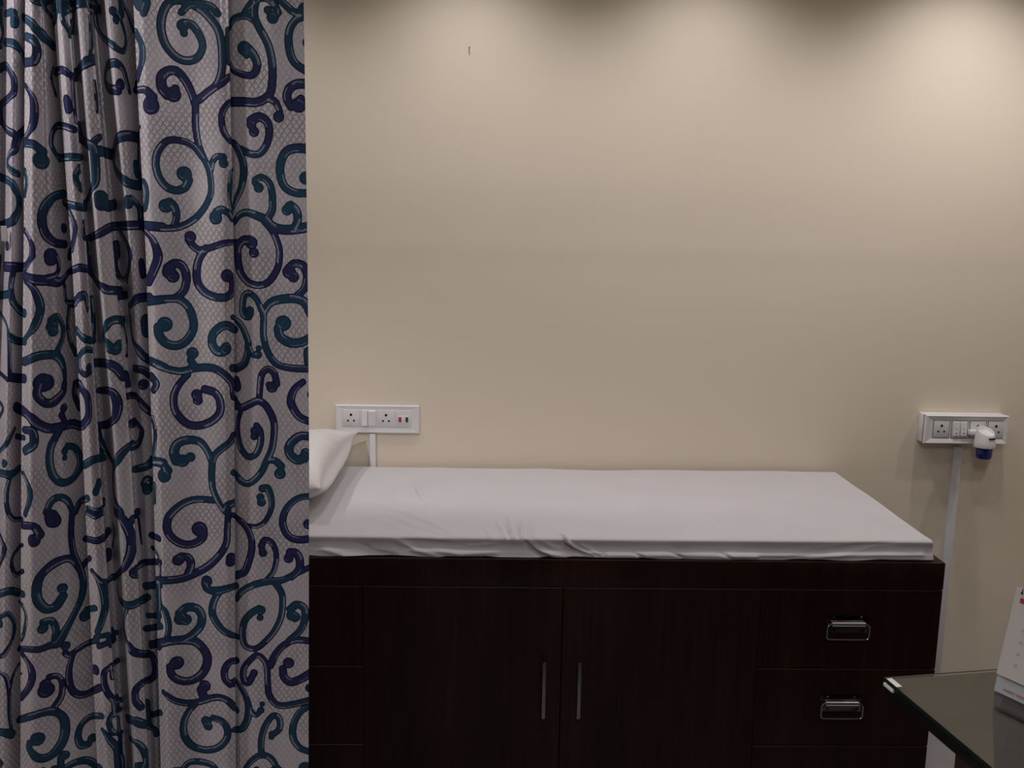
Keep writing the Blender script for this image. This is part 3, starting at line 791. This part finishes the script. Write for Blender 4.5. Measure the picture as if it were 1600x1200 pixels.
 ((80, 84, 84), (690,730, 740,650, 800,590, 880,560)),
 ((46, 48, 46), (690,720, 692,900, 710,1060, 740,1200, 790,1330)),
 ((26, 32, 26), (885,760, 900,900, 912,1050)),
 ((50, 66, 80, 80), (1215,860, 1190,760, 1150,640, 1080,590, 1005,620, 985,740, 1020,830, 1100,845), (1135,790,48)),
 ((40, 46, 40), (505,640, 485,750, 525,890)),
 ((62, 66, 60), (520,680, 580,655, 660,700)),
 ((96, 96), (620,945, 635,1010)),
 ((60, 56, 56), (700,1215, 560,1175, 500,1230, 485,1350, 530,1450, 560,1472)),
 ((70, 72, 66), (-10,645, 60,620, 120,730, 135,830, 90,910, 20,980, 8,1100, 60,1210, 130,1255)),
 ((36, 78, 78, 40), (240,795, 310,940, 318,1090, 280,1220, 235,1300)),
 ]),
((0, 200), [
 ((90, 84, 60), (150,180, 180,80, 230,10)),
 ((70, 70, 74), (230,140, 320,155, 400,220), (385,308,72)),
 ((60, 62, 56), (150,205, 90,245, 70,340, 110,400, 180,435)),
 ((66, 80, 76), (-10,455, 100,510, 170,620, 180,750, 130,860, 20,915)),
 ((36, 44, 30), (235,390, 252,500, 235,640)),
 ((62, 66, 62), (555,285, 650,272, 750,275)),
 ((62, 66, 62), (755,370, 718,430, 720,500, 760,570)),
 ((80, 90, 96, 44), (735,40, 790,130, 870,190, 888,320, 885,480, 840,620, 790,740)),
 ((54, 62, 60), (935,85, 890,125, 870,190)),
 ((86, 88, 80, 80), (1300,90, 1180,72, 1095,110, 1065,240, 1080,380, 1150,480, 1230,525, 1310,540)),
 ((86, 90), (940,215, 1060,255)),
 ((90, 90), (1275,350, 1285,420)),
 ((20, 26, 70, 74, 66), (1312,-20, 1300,140, 1305,430, 1362,560, 1360,700, 1310,880)),
 ((70, 78, 78, 70), (600,615, 500,650, 410,760, 392,880, 430,1000, 520,1075, 610,1090), (600,940,46)),
 ((58, 66, 62), (605,700, 700,730, 790,750)),
 ((36, 76, 76, 60), (625,720, 690,880, 695,1030, 655,1210)),
 ((130, 130), (945,660, 955,700)),
 ((90, 90), (1020,735, 1080,715)),
 ((60, 66, 72), (1230,660, 1300,740, 1315,870), (1200,695,60)),
 ((62, 76, 76, 80), (820,1040, 930,990, 1040,930, 1110,920, 1300,912, 1520,930)),
 ((40, 44, 44), (790,880, 780,1000, 830,1080, 835,1210)),
 ((40, 80, 80), (1345,950, 1430,1050, 1480,1200, 1440,1330, 1395,1440)),
 ((60, 72, 66), (1125,970, 1190,1090, 1215,1220, 1190,1430)),
 ((90, 90), (1095,1100, 1100,1180)),
 ((76, 76), (60,1105, 75,1108)),
 ((38, 62, 62), (225,950, 280,1050, 295,1180, 240,1310)),
 ((110, 110), (480,1190, 485,1230)),
 ]),
((0, 400), [
 ((84, 84, 70, 60), (45,100, 150,105, 240,95, 300,0)),
 ((60, 70, 72), (130,160, 100,240, 100,360, 160,480, 230,540)),
 ((70, 88, 84, 44), (235,190, 330,222, 460,232, 570,240, 650,140)),
 ((50, 50, 48), (525,-5, 552,80, 530,170, 420,205)),
 ((44, 76, 80, 50), (240,240, 335,345, 380,480, 350,610, 290,700, 225,790)),
 ((66, 70, 66), (670,140, 740,110, 830,125)),
 ((50, 70, 76), (832,-10, 860,150, 920,260, 1000,315, 1120,325)),
 ((46, 44, 50), (1080,-10, 1090,130, 1150,220, 1195,180)),
 ((90, 100), (1325,70, 1340,160)),
 ((70, 82, 70, 28), (695,450, 740,385, 800,380, 822,520)),
 ((40, 42, 40), (605,275, 622,420, 700,432)),
 ((44, 46, 44), (650,470, 634,650, 660,800, 712,920)),
 ((40, 44, 40), (855,390, 880,600, 872,800)),
 ((60, 66, 60), (712,690, 780,770, 870,795)),
 ((60, 52, 56), (540,890, 590,760, 585,640, 530,565, 475,600), (490,660,56, 500,710,46)),
 ((80, 78, 76, 40), (230,990, 350,940, 480,925, 550,950, 600,1050, 614,1210)),
 ((36, 42, 40), (-10,510, 60,640, 80,800, 92,1110)),
 ((60, 68, 62), (90,755, 160,795, 235,805)),
 ((70, 70), (-10,372, 75,358)),
 ((52, 58, 56), (870,885, 800,880, 745,940, 742,1050, 790,1110, 845,1090), (835,1045,42)),
 ((70, 80, 80), (1150,600, 1060,602, 990,660, 972,760, 1020,855, 1090,885), (1120,835,52)),
 ((28, 32, 28), (1150,640, 1190,780, 1192,940)),
 ((76, 70), (1105,375, 1190,365)),
 ((62, 80, 76), (1215,465, 1290,400, 1400,385)),
 ((62, 70), (1385,435, 1540,408)),
 ((40, 50, 74, 70), (1205,460, 1222,600, 1250,800, 1330,920, 1400,975, 1540,1040)),
 ((120, 120), (1365,610, 1378,700)),
 ((76, 80, 70), (895,1000, 1000,1010, 1100,1060, 1200,1200)),
 ((66, 72, 60), (1255,1050, 1370,1085, 1460,1190, 1440,1260), (1345,1205,52)),
 ((150, 150), (390,1185, 420,1190)),
 ((40, 44), (-10,1085, 70,1160)),
 ((78, 80), (115,1140, 230,1150)),
 ]),
((0, 600), [
 ((74, 78, 78, 66), (375,-25, 350,100, 420,175, 500,170, 590,80, 605,0)),
 ((42, 48, 42), (-10,160, 28,230, -5,320)),
 ((44, 48, 44), (140,420, 65,550, -10,640)),
 ((90, 84, 80, 80), (150,215, 230,265, 330,360, 450,415, 570,400, 680,372, 770,390, 832,280, 820,150, 765,40, 735,-10)),
 ((52, 54, 50), (705,-10, 700,100, 750,230)),
 ((44, 56, 64), (620,370, 580,290), (600,225,42)),
 ((60, 70, 70, 58), (560,440, 480,580, 462,720, 500,860, 580,925, 680,890, 750,780, 750,680, 700,595, 630,580), (610,625,40, 608,690,30)),
 ((66, 80, 84), (228,430, 300,450, 312,560, 235,625)),
 ((50, 50), (155,490, 225,505)),
 ((60, 86, 86, 66), (935,60, 1030,70, 1098,170, 1085,290, 1020,370, 930,390)),
 ((60, 66, 62), (1190,115, 1270,110, 1330,190, 1405,260)),
 ((36, 42, 42, 40), (1400,240, 1450,400, 1452,560, 1425,710)),
 ((56, 62, 60), (1265,340, 1322,430, 1305,550, 1235,600), (1245,370,46)),
 ((58, 64, 70), (925,500, 1000,620, 1065,750)),
 ((58, 80, 80, 62), (1245,555, 1150,640, 1075,750, 1062,880, 1072,1050, 1130,1210)),
 ((66, 74, 70), (1270,800, 1380,770, 1440,722, 1530,735)),
 ((46, 50, 44), (1330,940, 1385,880, 1440,940, 1442,1110), (1372,985,58)),
 ((70, 72), (790,760, 870,712, 965,690)),
 ((70, 76), (925,920, 900,1010)),
 ((60, 66, 60), (430,1200, 480,1100, 560,1062, 640,1100, 685,1210)),
 ((60, 64), (710,1200, 750,1110, 820,1070)),
 ((70, 74, 66), (-10,830, 100,848, 185,790), (35,745,42)),
 ((44, 48, 44), (105,870, 62,1000, 62,1150, 120,1260, 200,1265)),
 ((36, 64, 60), (212,830, 262,950, 272,1080, 235,1220)),
 ((44, 54, 50), (820,1160, 900,1192, 970,1160)),
 ]),
((0, 800), [
 ((72, 66, 80), (215,125, 320,140, 375,215), (312,268,64)),
 ((120, 130), (480,40, 500,80)),
 ((64, 66, 66, 74, 56), (680,-10, 668,200, 690,380, 740,500, 782,650, 765,800, 700,950, 620,1100, 540,1230, 470,1250, 350,1290, 190,1280)),
 ((62, 80, 86, 76), (750,540, 680,450, 600,442, 480,500, 380,600, 340,720, 352,830, 430,908, 520,885, 592,790), (585,715,50)),
 ((50, 56), (840,430, 770,520)),
 ((50, 54, 50), (810,5, 890,42, 970,5)),
 ((60, 68, 62), (810,250, 900,270, 980,235, 1020,170)),
 ((46, 54, 54), (860,550, 930,640, 1000,652, 1070,600)),
 ((40, 46, 40), (1060,110, 1075,200, 1060,320)),
 ((70, 76), (1018,370, 1015,430)),
 ((40, 72, 72, 60), (895,600, 960,730, 982,880, 960,1000, 905,1130)),
 ((84, 88, 84, 50), (1075,-10, 1180,120, 1232,250, 1220,400, 1150,530, 1070,620)),
 ((60, 60), (1300,-10, 1220,100)),
 ((30, 36), (1305,60, 1332,290)),
 ((56, 62, 58), (1285,520, 1360,472, 1500,470), (1270,570,60)),
 ((40, 48, 46), (205,310, 130,400, 112,500, 150,590, 210,555)),
 ((50, 56, 50), (-10,190, 35,350, -10,510)),
 ((70, 72, 66), (-10,770, 100,740, 210,770)),
 ((30, 42, 36), (190,840, 240,970, 222,1130, 195,1200)),
 ((46, 48, 44), (10,980, 80,955, 135,1050, 115,1200, 40,1330, -20,1360), (0,1040,52)),
 ((56, 66, 64, 50), (395,1030, 480,1020, 525,1100, 505,1210), (400,1092,52)),
 ((58, 60), (820,912, 890,900), (800,970,60)),
 ((50, 70, 76, 70), (1105,700, 1125,820, 1200,875, 1290,850, 1390,795)),
 ((62, 66, 66), (1180,890, 1160,1050, 1185,1210)),
 ((70, 76), (1360,695, 1500,680)),
 ((50, 54), (1380,970, 1500,972)),
 ((60, 64), (1370,1095, 1510,1070)),
 ((46, 52), (890,1175, 1100,1130)),
 ((58, 62), (1425,215, 1490,250)),
 ]),
((0, 1000), [
 ((40, 72, 72, 60), (192,110, 265,225, 292,340, 262,450, 190,545)),
 ((54, 56, 56), (610,120, 640,142, 700,110, 790,50, 910,-5), (615,55,46)),
 ((50, 64, 68, 72), (690,130, 650,260, 652,400, 700,495, 800,510, 935,445), (895,280,54)),
 ((64, 56, 56, 60), (500,640, 570,530, 582,410, 540,340, 460,345), (420,415,54, 430,470,78)),
 ((70, 82, 84, 82, 70), (185,745, 320,705, 450,670, 540,682, 602,760, 602,900, 540,1020, 440,1100, 340,1102, 270,1030, 270,970), (345,930,70)),
 ((62, 68, 74), (950,712, 850,720, 762,800, 732,910, 765,985, 830,975), (870,920,48)),
 ((56, 56), (920,60, 1070,5)),
 ((54, 62, 58), (1110,190, 1040,245, 978,300, 970,400, 1010,500, 1080,570, 1135,560)),
 ((50, 54, 50), (1130,650, 1050,690, 1020,780, 1060,868, 1140,865)),
 ((44, 76, 76), (955,840, 1020,930, 1095,1010, 1135,1120, 1140,1230)),
 ((62, 76, 72), (1175,-10, 1230,95, 1320,130, 1410,130)),
 ((60, 66, 70), (1420,130, 1462,250, 1440,350, 1345,395, 1275,460, 1262,560, 1320,630), (1370,600,56)),
 ((80, 86, 70), (1190,735, 1310,778, 1420,810, 1470,880)),
 ((50, 70, 70), (1215,920, 1330,1010, 1372,1120, 1345,1220)),
 ((60, 64), (1430,700, 1500,680)),
 ((40, 44, 44, 40), (-10,300, 60,360, 86,500, 90,700, 112,870)),
 ((30, 40, 40), (190,210, 125,330, 92,460)),
 ((76, 80), (-10,860, 120,885), (0,1150,42)),
 ((60, 66), (565,1190, 570,1110), (605,1080,48)),
 ((66, 72, 70), (590,1215, 700,1150, 830,1130, 940,1200)),
 ]),
]

CY = -1.35                                      # depth of the curtain's hanging plane
ROWS_Y = np.array([0.0, 400.0, 700.0, 1200.0])   # heights (photo rows) at which the folds were read off
# each fold line: where it runs at those heights, and how far the cloth stands forward there (cm)
FOLDS = [
 *[((x+6, x-5, x+3, x-4), ((-1.5, 1.5)[i % 2],)*4) for i, x in enumerate(range(-1194, -350, 44))],
 ((-336, -330, -338, -330), (-1.5,)*4),
 ((-290, -285, -290, -300), (1.5,)*4),
 ((-250, -245, -255, -260), (-1.8,)*4),
 ((-205, -210, -200, -215), (1.6,)*4),
 ((-160, -165, -170, -165), (-1.6,)*4),
 ((-120, -125, -118, -125), (1.5,)*4),
 ((-82, -85, -80, -86), (-1.8,)*4),
 ((-40, -42, -44, -46), (1.4,)*4),
 ((2, 0, -12, -18), (-1.6, -1.6, -1.2, -1.0)),
 ((22, 18, 10, 4), (1.3, 1.2, 0.9, 0.9)),
 ((47, 44, 39, 38), (-1.0, -1.0, -1.4, -1.6)),           # runs in behind the next fold
 ((40, 37, 33, 31), (1.3, 1.5, 1.4, 1.4)),
 ((51, 51, 48, 50), (2.0, 2.2, 2.2, 2.2)),
 ((66, 76, 84, 95), (1.2, 1.1, 0.8, 0.9)),
 ((88, 122, 136, 161), (-1.4, -2.2, -2.4, -1.6)),
 ((82, 112, 129, 152), (0.8, 0.9, 1.2, 1.0)),
 ((94, 123, 141, 168), (1.5, 1.6, 1.9, 1.6)),
 ((107, 136, 155, 187), (0.7, 0.7, 0.8, 0.7)),
 ((102, 131, 148, 180), (-1.2, -1.5, -2.0, -2.0)),       # turns back behind the fold just left of it
 ((110, 140, 163, 197), (-1.5, -1.8, -2.6, -2.8)),
 ((123, 156, 182, 214), (1.5, 1.6, 1.5, 1.3)),
 ((139, 178, 204, 233), (0.9, 0.9, 0.9, 0.8)),
 ((134, 171, 196, 226), (-2.2, -2.4, -2.2, -2.2)),
 ((147, 184, 210, 238), (-3.0, -3.0, -2.6, -2.8)),
 ((169, 206, 224, 244), (1.3, 0.7, -1.7, -2.4)),
 ((214, 234, 244, 258), (-2.0, -1.8, -2.2, -2.6)),
 ((208, 228, 238, 251), (1.0, 1.0, 1.0, 1.0)),
 ((223, 241, 251, 265), (1.7,)*4),
 ((296, 303, 307, 312), (0.7,)*4),
 ((342, 350, 352, 355), (1.4,)*4),
 ((357, 365.5, 366.5, 368.5), (0.8,)*4),
 ((352, 360, 361, 363), (-0.7,)*4),
 ((364, 371, 373, 376), (-0.1, -0.1, 0.0, 0.0)),
 ((392, 398, 402, 402), (0.25,)*4),
 ((430, 436, 440, 440), (-0.05,)*4),
 ((474.5, 480.5, 483, 482), (0.0,)*4),
]
FX = np.array([f[0] for f in FOLDS], float); FH = np.array([f[1] for f in FOLDS], float)/100.0
FH[-28:-10] *= 1.5
nk = len(FOLDS)
cols = [0.0]
for k in range(nk-1):
    dx = abs(np.diff(FX[k:k+2], axis=0)).max(); dh = abs(np.diff(FH[k:k+2], axis=0)).max()*1000
    vis = FX[k+1].max() > -20
    n_ = int(max(6, math.hypot(dx, dh)/(1.15 if vis else 5.0)))
    cols += list(k+(np.arange(n_)+1.0)/n_)
cols = np.array(cols)
ki = np.minimum(cols.astype(int), nk-2); kf = cols-ki
sm_ = kf*kf*(3-2*kf)*0.65+(0.5-0.5*np.cos(np.pi*kf))*0.35
def fold_row(py):
    """photo columns and forward depth along the cloth at a photo row"""
    X = np.array([np.interp(py, ROWS_Y, FX[k]) for k in range(nk)])
    Hh = np.array([np.interp(py, ROWS_Y, FH[k]) for k in range(nk)])
    w = 0.0022*np.sin(py/170.0+np.arange(nk)*1.9)
    w[nk-6:] = 0; w[:nk-30] = 0
    Hh = Hh+w*np.clip((py+200)/600, 0, 1)
    return X[ki]+(X[ki+1]-X[ki])*kf, Hh[ki]+(Hh[ki+1]-Hh[ki])*sm_
def seen_columns(X):
    """columns as seen from the front: cloth tucked behind a fold is pinned to that fold's edge"""
    Y = X.copy()
    for k in range(nk-1):
        a, b_ = X[np.searchsorted(cols, k)], X[np.searchsorted(cols, k+1)]
        if b_ < a:
            if FH[k+1].mean() > FH[k].mean(): Y[cols < k+1] = np.minimum(Y[cols < k+1], b_)
            else: Y[cols > k] = np.maximum(Y[cols > k], a)
    return np.maximum.accumulate(Y)+np.arange(len(Y))*1e-7
CT, CB = 2.078, 0.045
zs = np.r_[np.arange(CT, 2.01, -0.008), np.arange(2.01, 0.63, -0.0018), np.arange(0.63, CB, -0.008), CB]
nZ, nC = len(zs), len(cols)
cpos = np.zeros((nZ, nC, 3)); U_ = np.zeros((nZ, nC)); PX_ = np.zeros((nZ, nC))
vF, vA, vB = _F, AX, AY
def row_of(z):
    v = np.array([-0.55, CY, z])-CAM
    return 600-FPX*(v@AY)/(v@_F)
for i, z in enumerate(zs):
    py = row_of(z)
    X, h = fold_row(py)
    dd = (X-800.0)[:, None]*AX-(py-600.0)*AY+FPX*_F
    t = (CY-h-CAM[1])/dd[:, 1]
    cpos[i, :, 0] = CAM[0]+dd[:, 0]*t; cpos[i, :, 1] = CY-h; cpos[i, :, 2] = z
    seg = np.hypot(np.diff(cpos[i, :, 0]), np.diff(cpos[i, :, 1]))
    u = np.r_[0, np.cumsum(seg)]; U_[i] = u-u[-1]; PX_[i] = seen_columns(X)
# smooth the run of the threads from row to row
def to_cloth(px, py):
    """photo point -> (u, z) on the cloth"""
    z = pix_y(px, py, CY)[2]
    for _ in range(2):
        r = int(np.argmin(abs(zs-z)))
        c = np.interp(px, PX_[r], np.arange(nC))
        h = np.interp(c, np.arange(nC), CY-cpos[r, :, 1])
        z = pix_y(px, py, CY-h)[2]
    fr = np.interp(z, zs[::-1], np.arange(nZ)[::-1]); r0 = int(min(max(fr, 0), nZ-2)); f = fr-r0
    u = (1-f)*np.interp(px, PX_[r0], U_[r0])+f*np.interp(px, PX_[r0+1], U_[r0+1])
    if px > PX_[r0][-1]: u += (px-PX_[r0][-1])*0.00107
    return u, z
def spline(p, per=7):
    p = np.array(p, float).reshape(-1, 2); n = len(p); out = []; tt = []
    q = np.vstack([2*p[0]-p[1], p, 2*p[-1]-p[-2]])
    for i in range(n-1):
        a, b_, c, d_ = q[i:i+4]
        for s in np.arange(per)/per:
            out.append(0.5*((2*b_)+(c-a)*s+(2*a-5*b_+4*c-d_)*s*s+(3*b_-a-3*c+d_)*s**3)); tt.append((i+s)/(n-1))
    out.append(p[-1]); tt.append(1.0)
    return np.array(out), np.array(tt)
# distance field of the print on the flat cloth
G = 0.0013
u0, u1 = U_.min()-0.01, 0.03
z0, z1 = CB-0.01, CT+0.01
gu, gz = int((u1-u0)/G)+2, int((z1-z0)/G)+2
SD = np.full((gz, gu), 0.02, np.float32); HL = np.full((gz, gu), 0.02, np.float32)
def stamp(F_, a, b_, ra, rb, reach):
    lo = np.minimum(a, b_)-reach-max(ra, rb); hi = np.maximum(a, b_)+reach+max(ra, rb)
    i0, i1 = max(0, int((lo[1]-z0)/G)), min(gz, int((hi[1]-z0)/G)+2)
    j0, j1 = max(0, int((lo[0]-u0)/G)), min(gu, int((hi[0]-u0)/G)+2)
    if i1 <= i0 or j1 <= j0: return
    Z_, Uu = np.mgrid[i0:i1, j0:j1].astype(np.float32)*G
    Z_ += z0; Uu += u0
    dx, dy = b_-a; l2 = dx*dx+dy*dy+1e-12
    t = np.clip(((Uu-a[0])*dx+(Z_-a[1])*dy)/l2, 0, 1)
    dist = np.hypot(Uu-a[0]-t*dx, Z_-a[1]-t*dy)-(ra+(rb-ra)*t)
    np.minimum(F_[i0:i1, j0:j1], dist, out=F_[i0:i1, j0:j1])
K6 = 0.00107/6.0*1.04                             # one enlarged-tile unit on the cloth, in metres
PERIOD = 577.0                                    # the print repeats this many photo rows
prng = random.Random(21)
def lay(P, w, balls, dx=0.0, dy=0.0):
    pl_, tt = spline(P)
    q = np.array([to_cloth(x+dx, y+dy) for x, y in pl_])
    ws = np.interp(tt, np.linspace(0, 1, len(w)), w)*K6*0.55
    for i in range(len(q)-1):
        stamp(SD, q[i], q[i+1], ws[i], ws[i+1], 0.006)
    for bx_, by_, br in balls:
        c = np.array(to_cloth(bx_+dx, by_+dy)); stamp(SD, c, c+1e-6, br*K6, br*K6, 0.006)
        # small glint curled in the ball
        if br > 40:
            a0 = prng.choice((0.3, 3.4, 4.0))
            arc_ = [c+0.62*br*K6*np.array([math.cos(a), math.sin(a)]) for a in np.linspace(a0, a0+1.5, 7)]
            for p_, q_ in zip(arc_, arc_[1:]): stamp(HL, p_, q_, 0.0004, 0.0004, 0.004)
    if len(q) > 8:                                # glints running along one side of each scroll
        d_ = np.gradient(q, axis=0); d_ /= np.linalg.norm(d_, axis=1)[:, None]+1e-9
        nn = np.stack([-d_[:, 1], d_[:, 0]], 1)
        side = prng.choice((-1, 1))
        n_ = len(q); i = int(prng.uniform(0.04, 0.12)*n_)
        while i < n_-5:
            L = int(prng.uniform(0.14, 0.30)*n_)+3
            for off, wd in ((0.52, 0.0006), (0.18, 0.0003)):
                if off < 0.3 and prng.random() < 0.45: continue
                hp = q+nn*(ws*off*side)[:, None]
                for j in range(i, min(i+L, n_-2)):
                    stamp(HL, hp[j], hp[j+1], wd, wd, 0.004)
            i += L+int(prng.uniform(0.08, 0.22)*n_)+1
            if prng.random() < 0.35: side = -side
for (ox, oy), strokes in TILES:
    for s in strokes:
        w, pts = s[0], s[1]
        P = [(ox+x/6.0, oy+y/6.0) for x, y in zip(pts[::2], pts[1::2])]
        b_ = s[2] if len(s) > 2 else ()
        B = [(ox+x/6.0, oy+y/6.0, r) for x, y, r in zip(b_[::3], b_[1::3], b_[2::3])]
        lay(P, w, B)
        my = sum(p[1] for p in P)/len(P)
        if my < PERIOD: lay(P, w, B, 0, PERIOD*2+50)
        if 600 < my: lay(P, w, B, 0, -PERIOD*2-30)
# further along the cloth, outside the photograph, the print simply goes on
mid = nZ//2
uL, uA = np.interp(-14, PX_[mid], U_[mid]), np.interp(238, PX_[mid], U_[mid])
gus = u0+np.arange(gu)*G
for F_ in (SD, HL):
    src = F_.copy()
    for j in np.nonzero(gus < uL)[0]:
        t = (uL-gus[j]) % (-uA)
        F_[:, j] = src[:, int(np.clip((-0.004-t-u0)/G, 0, gu-1))]
def sample(F_, u, z):
    a = np.clip((u-u0)/G, 0, gu-1.001); b_ = np.clip((z-z0)/G, 0, gz-1.001)
    i, j = b_.astype(int), a.astype(int); fi, fj = b_-i, a-j
    return (F_[i, j]*(1-fi)*(1-fj)+F_[i+1, j]*fi*(1-fj)+F_[i, j+1]*(1-fi)*fj+F_[i+1, j+1]*fi*fj)
ZZ = np.repeat(zs[:, None], nC, 1)
sd = sample(SD, U_, ZZ); hl = sample(HL, U_, ZZ)

me = bpy.data.meshes.new('curtain')
org = np.array([-0.70, CY, CB])
me.vertices.add(nZ*nC); me.vertices.foreach_set('co', (cpos-org).reshape(-1).astype(np.float32))
ii, jj = np.mgrid[0:nZ-1, 0:nC-1]
a_ = (ii*nC+jj).reshape(-1)
quads = np.stack([a_, a_+nC, a_+nC+1, a_+1], 1).astype(np.int32)
nq = len(quads)
me.loops.add(nq*4); me.loops.foreach_set('vertex_index', quads.reshape(-1))
me.polygons.add(nq); me.polygons.foreach_set('loop_start', np.arange(nq, dtype=np.int32)*4)
me.polygons.foreach_set('use_smooth', np.ones(nq, bool))
me.update(calc_edges=True)
for nm, arr in (('print_distance', sd), ('glint_distance', hl), ('cloth_u', U_)):
    at = me.attributes.new(nm, 'FLOAT', 'POINT'); at.data.foreach_set('value', arr.reshape(-1).astype(np.float32))
cur = bpy.data.objects.new('curtain', me); C.objects.link(cur); cur.location = org
tag(cur, 'silver grey curtain printed with navy and teal scrolls, hanging in folds before the bed', 'curtain')

M_CUR, nt, b = new_mat('silver jacquard with scroll print')
def attr(nm):
    a = N(nt, 'ShaderNodeAttribute'); a.attribute_name = nm; return a.outputs['Fac']
def mth(op, a, b_=None, c=None):
    n = N(nt, 'ShaderNodeMath'); n.operation = op
    for k, v in enumerate((a, b_, c)):
        if v is None: continue
        if isinstance(v, (int, float)): n.inputs[k].default_value = v
        else: nt.links.new(v, n.inputs[k])
    return n.outputs[0]
def rng_(v, a, b_, c=0.0, d_=1.0, smoothstep=True):
    n = N(nt, 'ShaderNodeMapRange')
    n.interpolation_type = 'SMOOTHSTEP' if smoothstep else 'LINEAR'
    nt.links.new(v, n.inputs['Value'])
    for k, x in zip(('From Min', 'From Max', 'To Min', 'To Max'), (a, b_, c, d_)): n.inputs[k].default_value = x
    return n.outputs[0]
def mixc(f, a, b_):
    n = N(nt, 'ShaderNodeMix'); n.data_type = 'RGBA'
    if isinstance(f, (int, float)): n.inputs[0].default_value = f
    else: nt.links.new(f, n.inputs[0])
    for k, v in ((6, a), (7, b_)):
        if isinstance(v, tuple): n.inputs[k].default_value = (*v, 1)
        else: nt.links.new(v, n.inputs[k])
    return n.outputs[2]
u_s = attr('cloth_u'); d_s = attr('print_distance'); g_s = attr('glint_distance')
tc = N(nt, 'ShaderNodeTexCoord'); sp = N(nt, 'ShaderNodeSeparateXYZ'); nt.links.new(tc.outputs['Object'], sp.inputs[0])
z_s = sp.outputs['Z']
cv = N(nt, 'ShaderNodeCombineXYZ'); nt.links.new(u_s, cv.inputs[0]); nt.links.new(z_s, cv.inputs[1])
flat = cv.outputs[0]
nz1 = mth('SUBTRACT', noise(nt, flat, 90, 2), 0.5)
# fishnet weave: two families of slanting threads, a little irregular
uu = mth('ADD', mth('MULTIPLY', u_s, 1/0.0098), mth('MULTIPLY', nz1, 0.5))
ww = mth('ADD', mth('MULTIPLY', z_s, 1/0.0138), mth('MULTIPLY', nz1, -0.4))
def thread(x):
    return rng_(mth('ABSOLUTE', mth('SUBTRACT', mth('FRACT', x), 0.5)), 0.10, 0.22, 1.0, 0.0)
net = mth('MAXIMUM', thread(mth('ADD', uu, ww)), thread(mth('SUBTRACT', uu, ww)))
patch = rng_(noise(nt, flat, 9, 2), 0.35, 0.62, 0.35, 1.0)
net = mth('MULTIPLY', net, patch)
fine = noise(nt, flat, 700, 2)
ground = mixc(rng_(fine, 0.3, 0.7), (0.48, 0.445, 0.49), (0.60, 0.56, 0.61))
ground = mixc(mth('MULTIPLY', net, 0.52), ground, (0.185, 0.16, 0.165))
# hem stitching down the free edge
st = mth('MULTIPLY', rng_(mth('ABSOLUTE', mth('ADD', u_s, 0.0215)), 0.0004, 0.0009, 1.0, 0.0), mth('GREATER_THAN', mth('FRACT', mth('MULTIPLY', z_s, 220.0)), 0.45))
ground = mixc(mth('MULTIPLY', st, 0.45), ground, (0.2, 0.19, 0.19))
# the dye runs from navy to teal and back in bands up the cloth
band = mth('SINE', mth('ADD', mth('MULTIPLY_ADD', z_s, 2*math.pi/0.2425, math.pi), mth('MULTIPLY', mth('SUBTRACT', noise(nt, flat, 6, 1), 0.5), 2.2)))
bandf = rng_(band, -0.55, 0.75)
dye = mixc(bandf, (0.010, 0.007, 0.046), (0.005, 0.032, 0.058))
dye = mixc(rng_(d_s, -0.0042, -0.0012), mixc(0.16, dye, (0.06, 0.10, 0.20)), dye)
dye = mixc(rng_(d_s, -0.0016, -0.0007, 0.0, 0.55), dye, (0.004, 0.004, 0.012))
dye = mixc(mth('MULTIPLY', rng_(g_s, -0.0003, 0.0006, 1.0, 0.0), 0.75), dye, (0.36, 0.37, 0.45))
mask = rng_(d_s, -0.00045, 0.00045, 1.0, 0.0)
nt.links.new(mixc(mask, ground, dye), b.inputs['Base Color'])
inv = mth('SUBTRACT', 1.0, mask)
rgh = mth('ADD', mth('MULTIPLY', inv, mth('ADD', 0.37, mth('MULTIPLY', net, -0.06))), mth('MULTIPLY', mask, 0.50))
nt.links.new(rgh, b.inputs['Roughness'])
nt.links.new(mth('MULTIPLY', inv, 0.32), b.inputs['Metallic'])
nt.links.new(mth('MULTIPLY_ADD', inv, 0.35, 0.15), b.inputs['Specular IOR Level'])
b.inputs['Sheen Weight'].default_value = 0.0
hgt = mth('ADD', mth('MULTIPLY', net, 0.6), mth('MULTIPLY', fine, 0.5))
bump(nt, b, hgt, 0.22, 0.0012)
me.materials.append(M_CUR)
# small grey cloth tag at the curtain's far fold
p0, p1 = pix_y(1, 353, CY-0.022), pix_y(12, 377, CY-0.022)
tg = box(p0[0], p1[0], CY-0.0225, CY-0.0210, p1[2], p0[2], bevel=0.0004)
bmesh.ops.translate(tg, vec=-Vector(org), verts=tg.verts)
tme = bpy.data.meshes.new('tag'); tg.to_mesh(tme); tg.free()
tme.materials.append(simple('grey tag tape', (0.33, 0.31, 0.32), 0.7))
tgo = bpy.data.objects.new('tag', tme); C.objects.link(tgo); tgo.parent = cur
tag(tgo, 'small plain grey tag')

# rail the curtain hangs from, above the picture
rl = bmesh.new(); cyl(rl, (ROOM_X0, CY, 2.090), (ROOM_X1, CY, 2.090), 0.0125, n=20)
rail = obj('curtain_rail', rl, M_STEEL, base=(0, CY, 2.090))
tag(rail, 'round steel curtain rail running across the room above the curtain', 'curtain rail')
for x in (-1.9, 0.3, 2.4):
    hb = bmesh.new(); cyl(hb, (x, CY, 2.1005), (x, CY, CEIL-0.001), 0.005, n=12)
    obj('rail_hanger', hb, M_STEEL, rail)
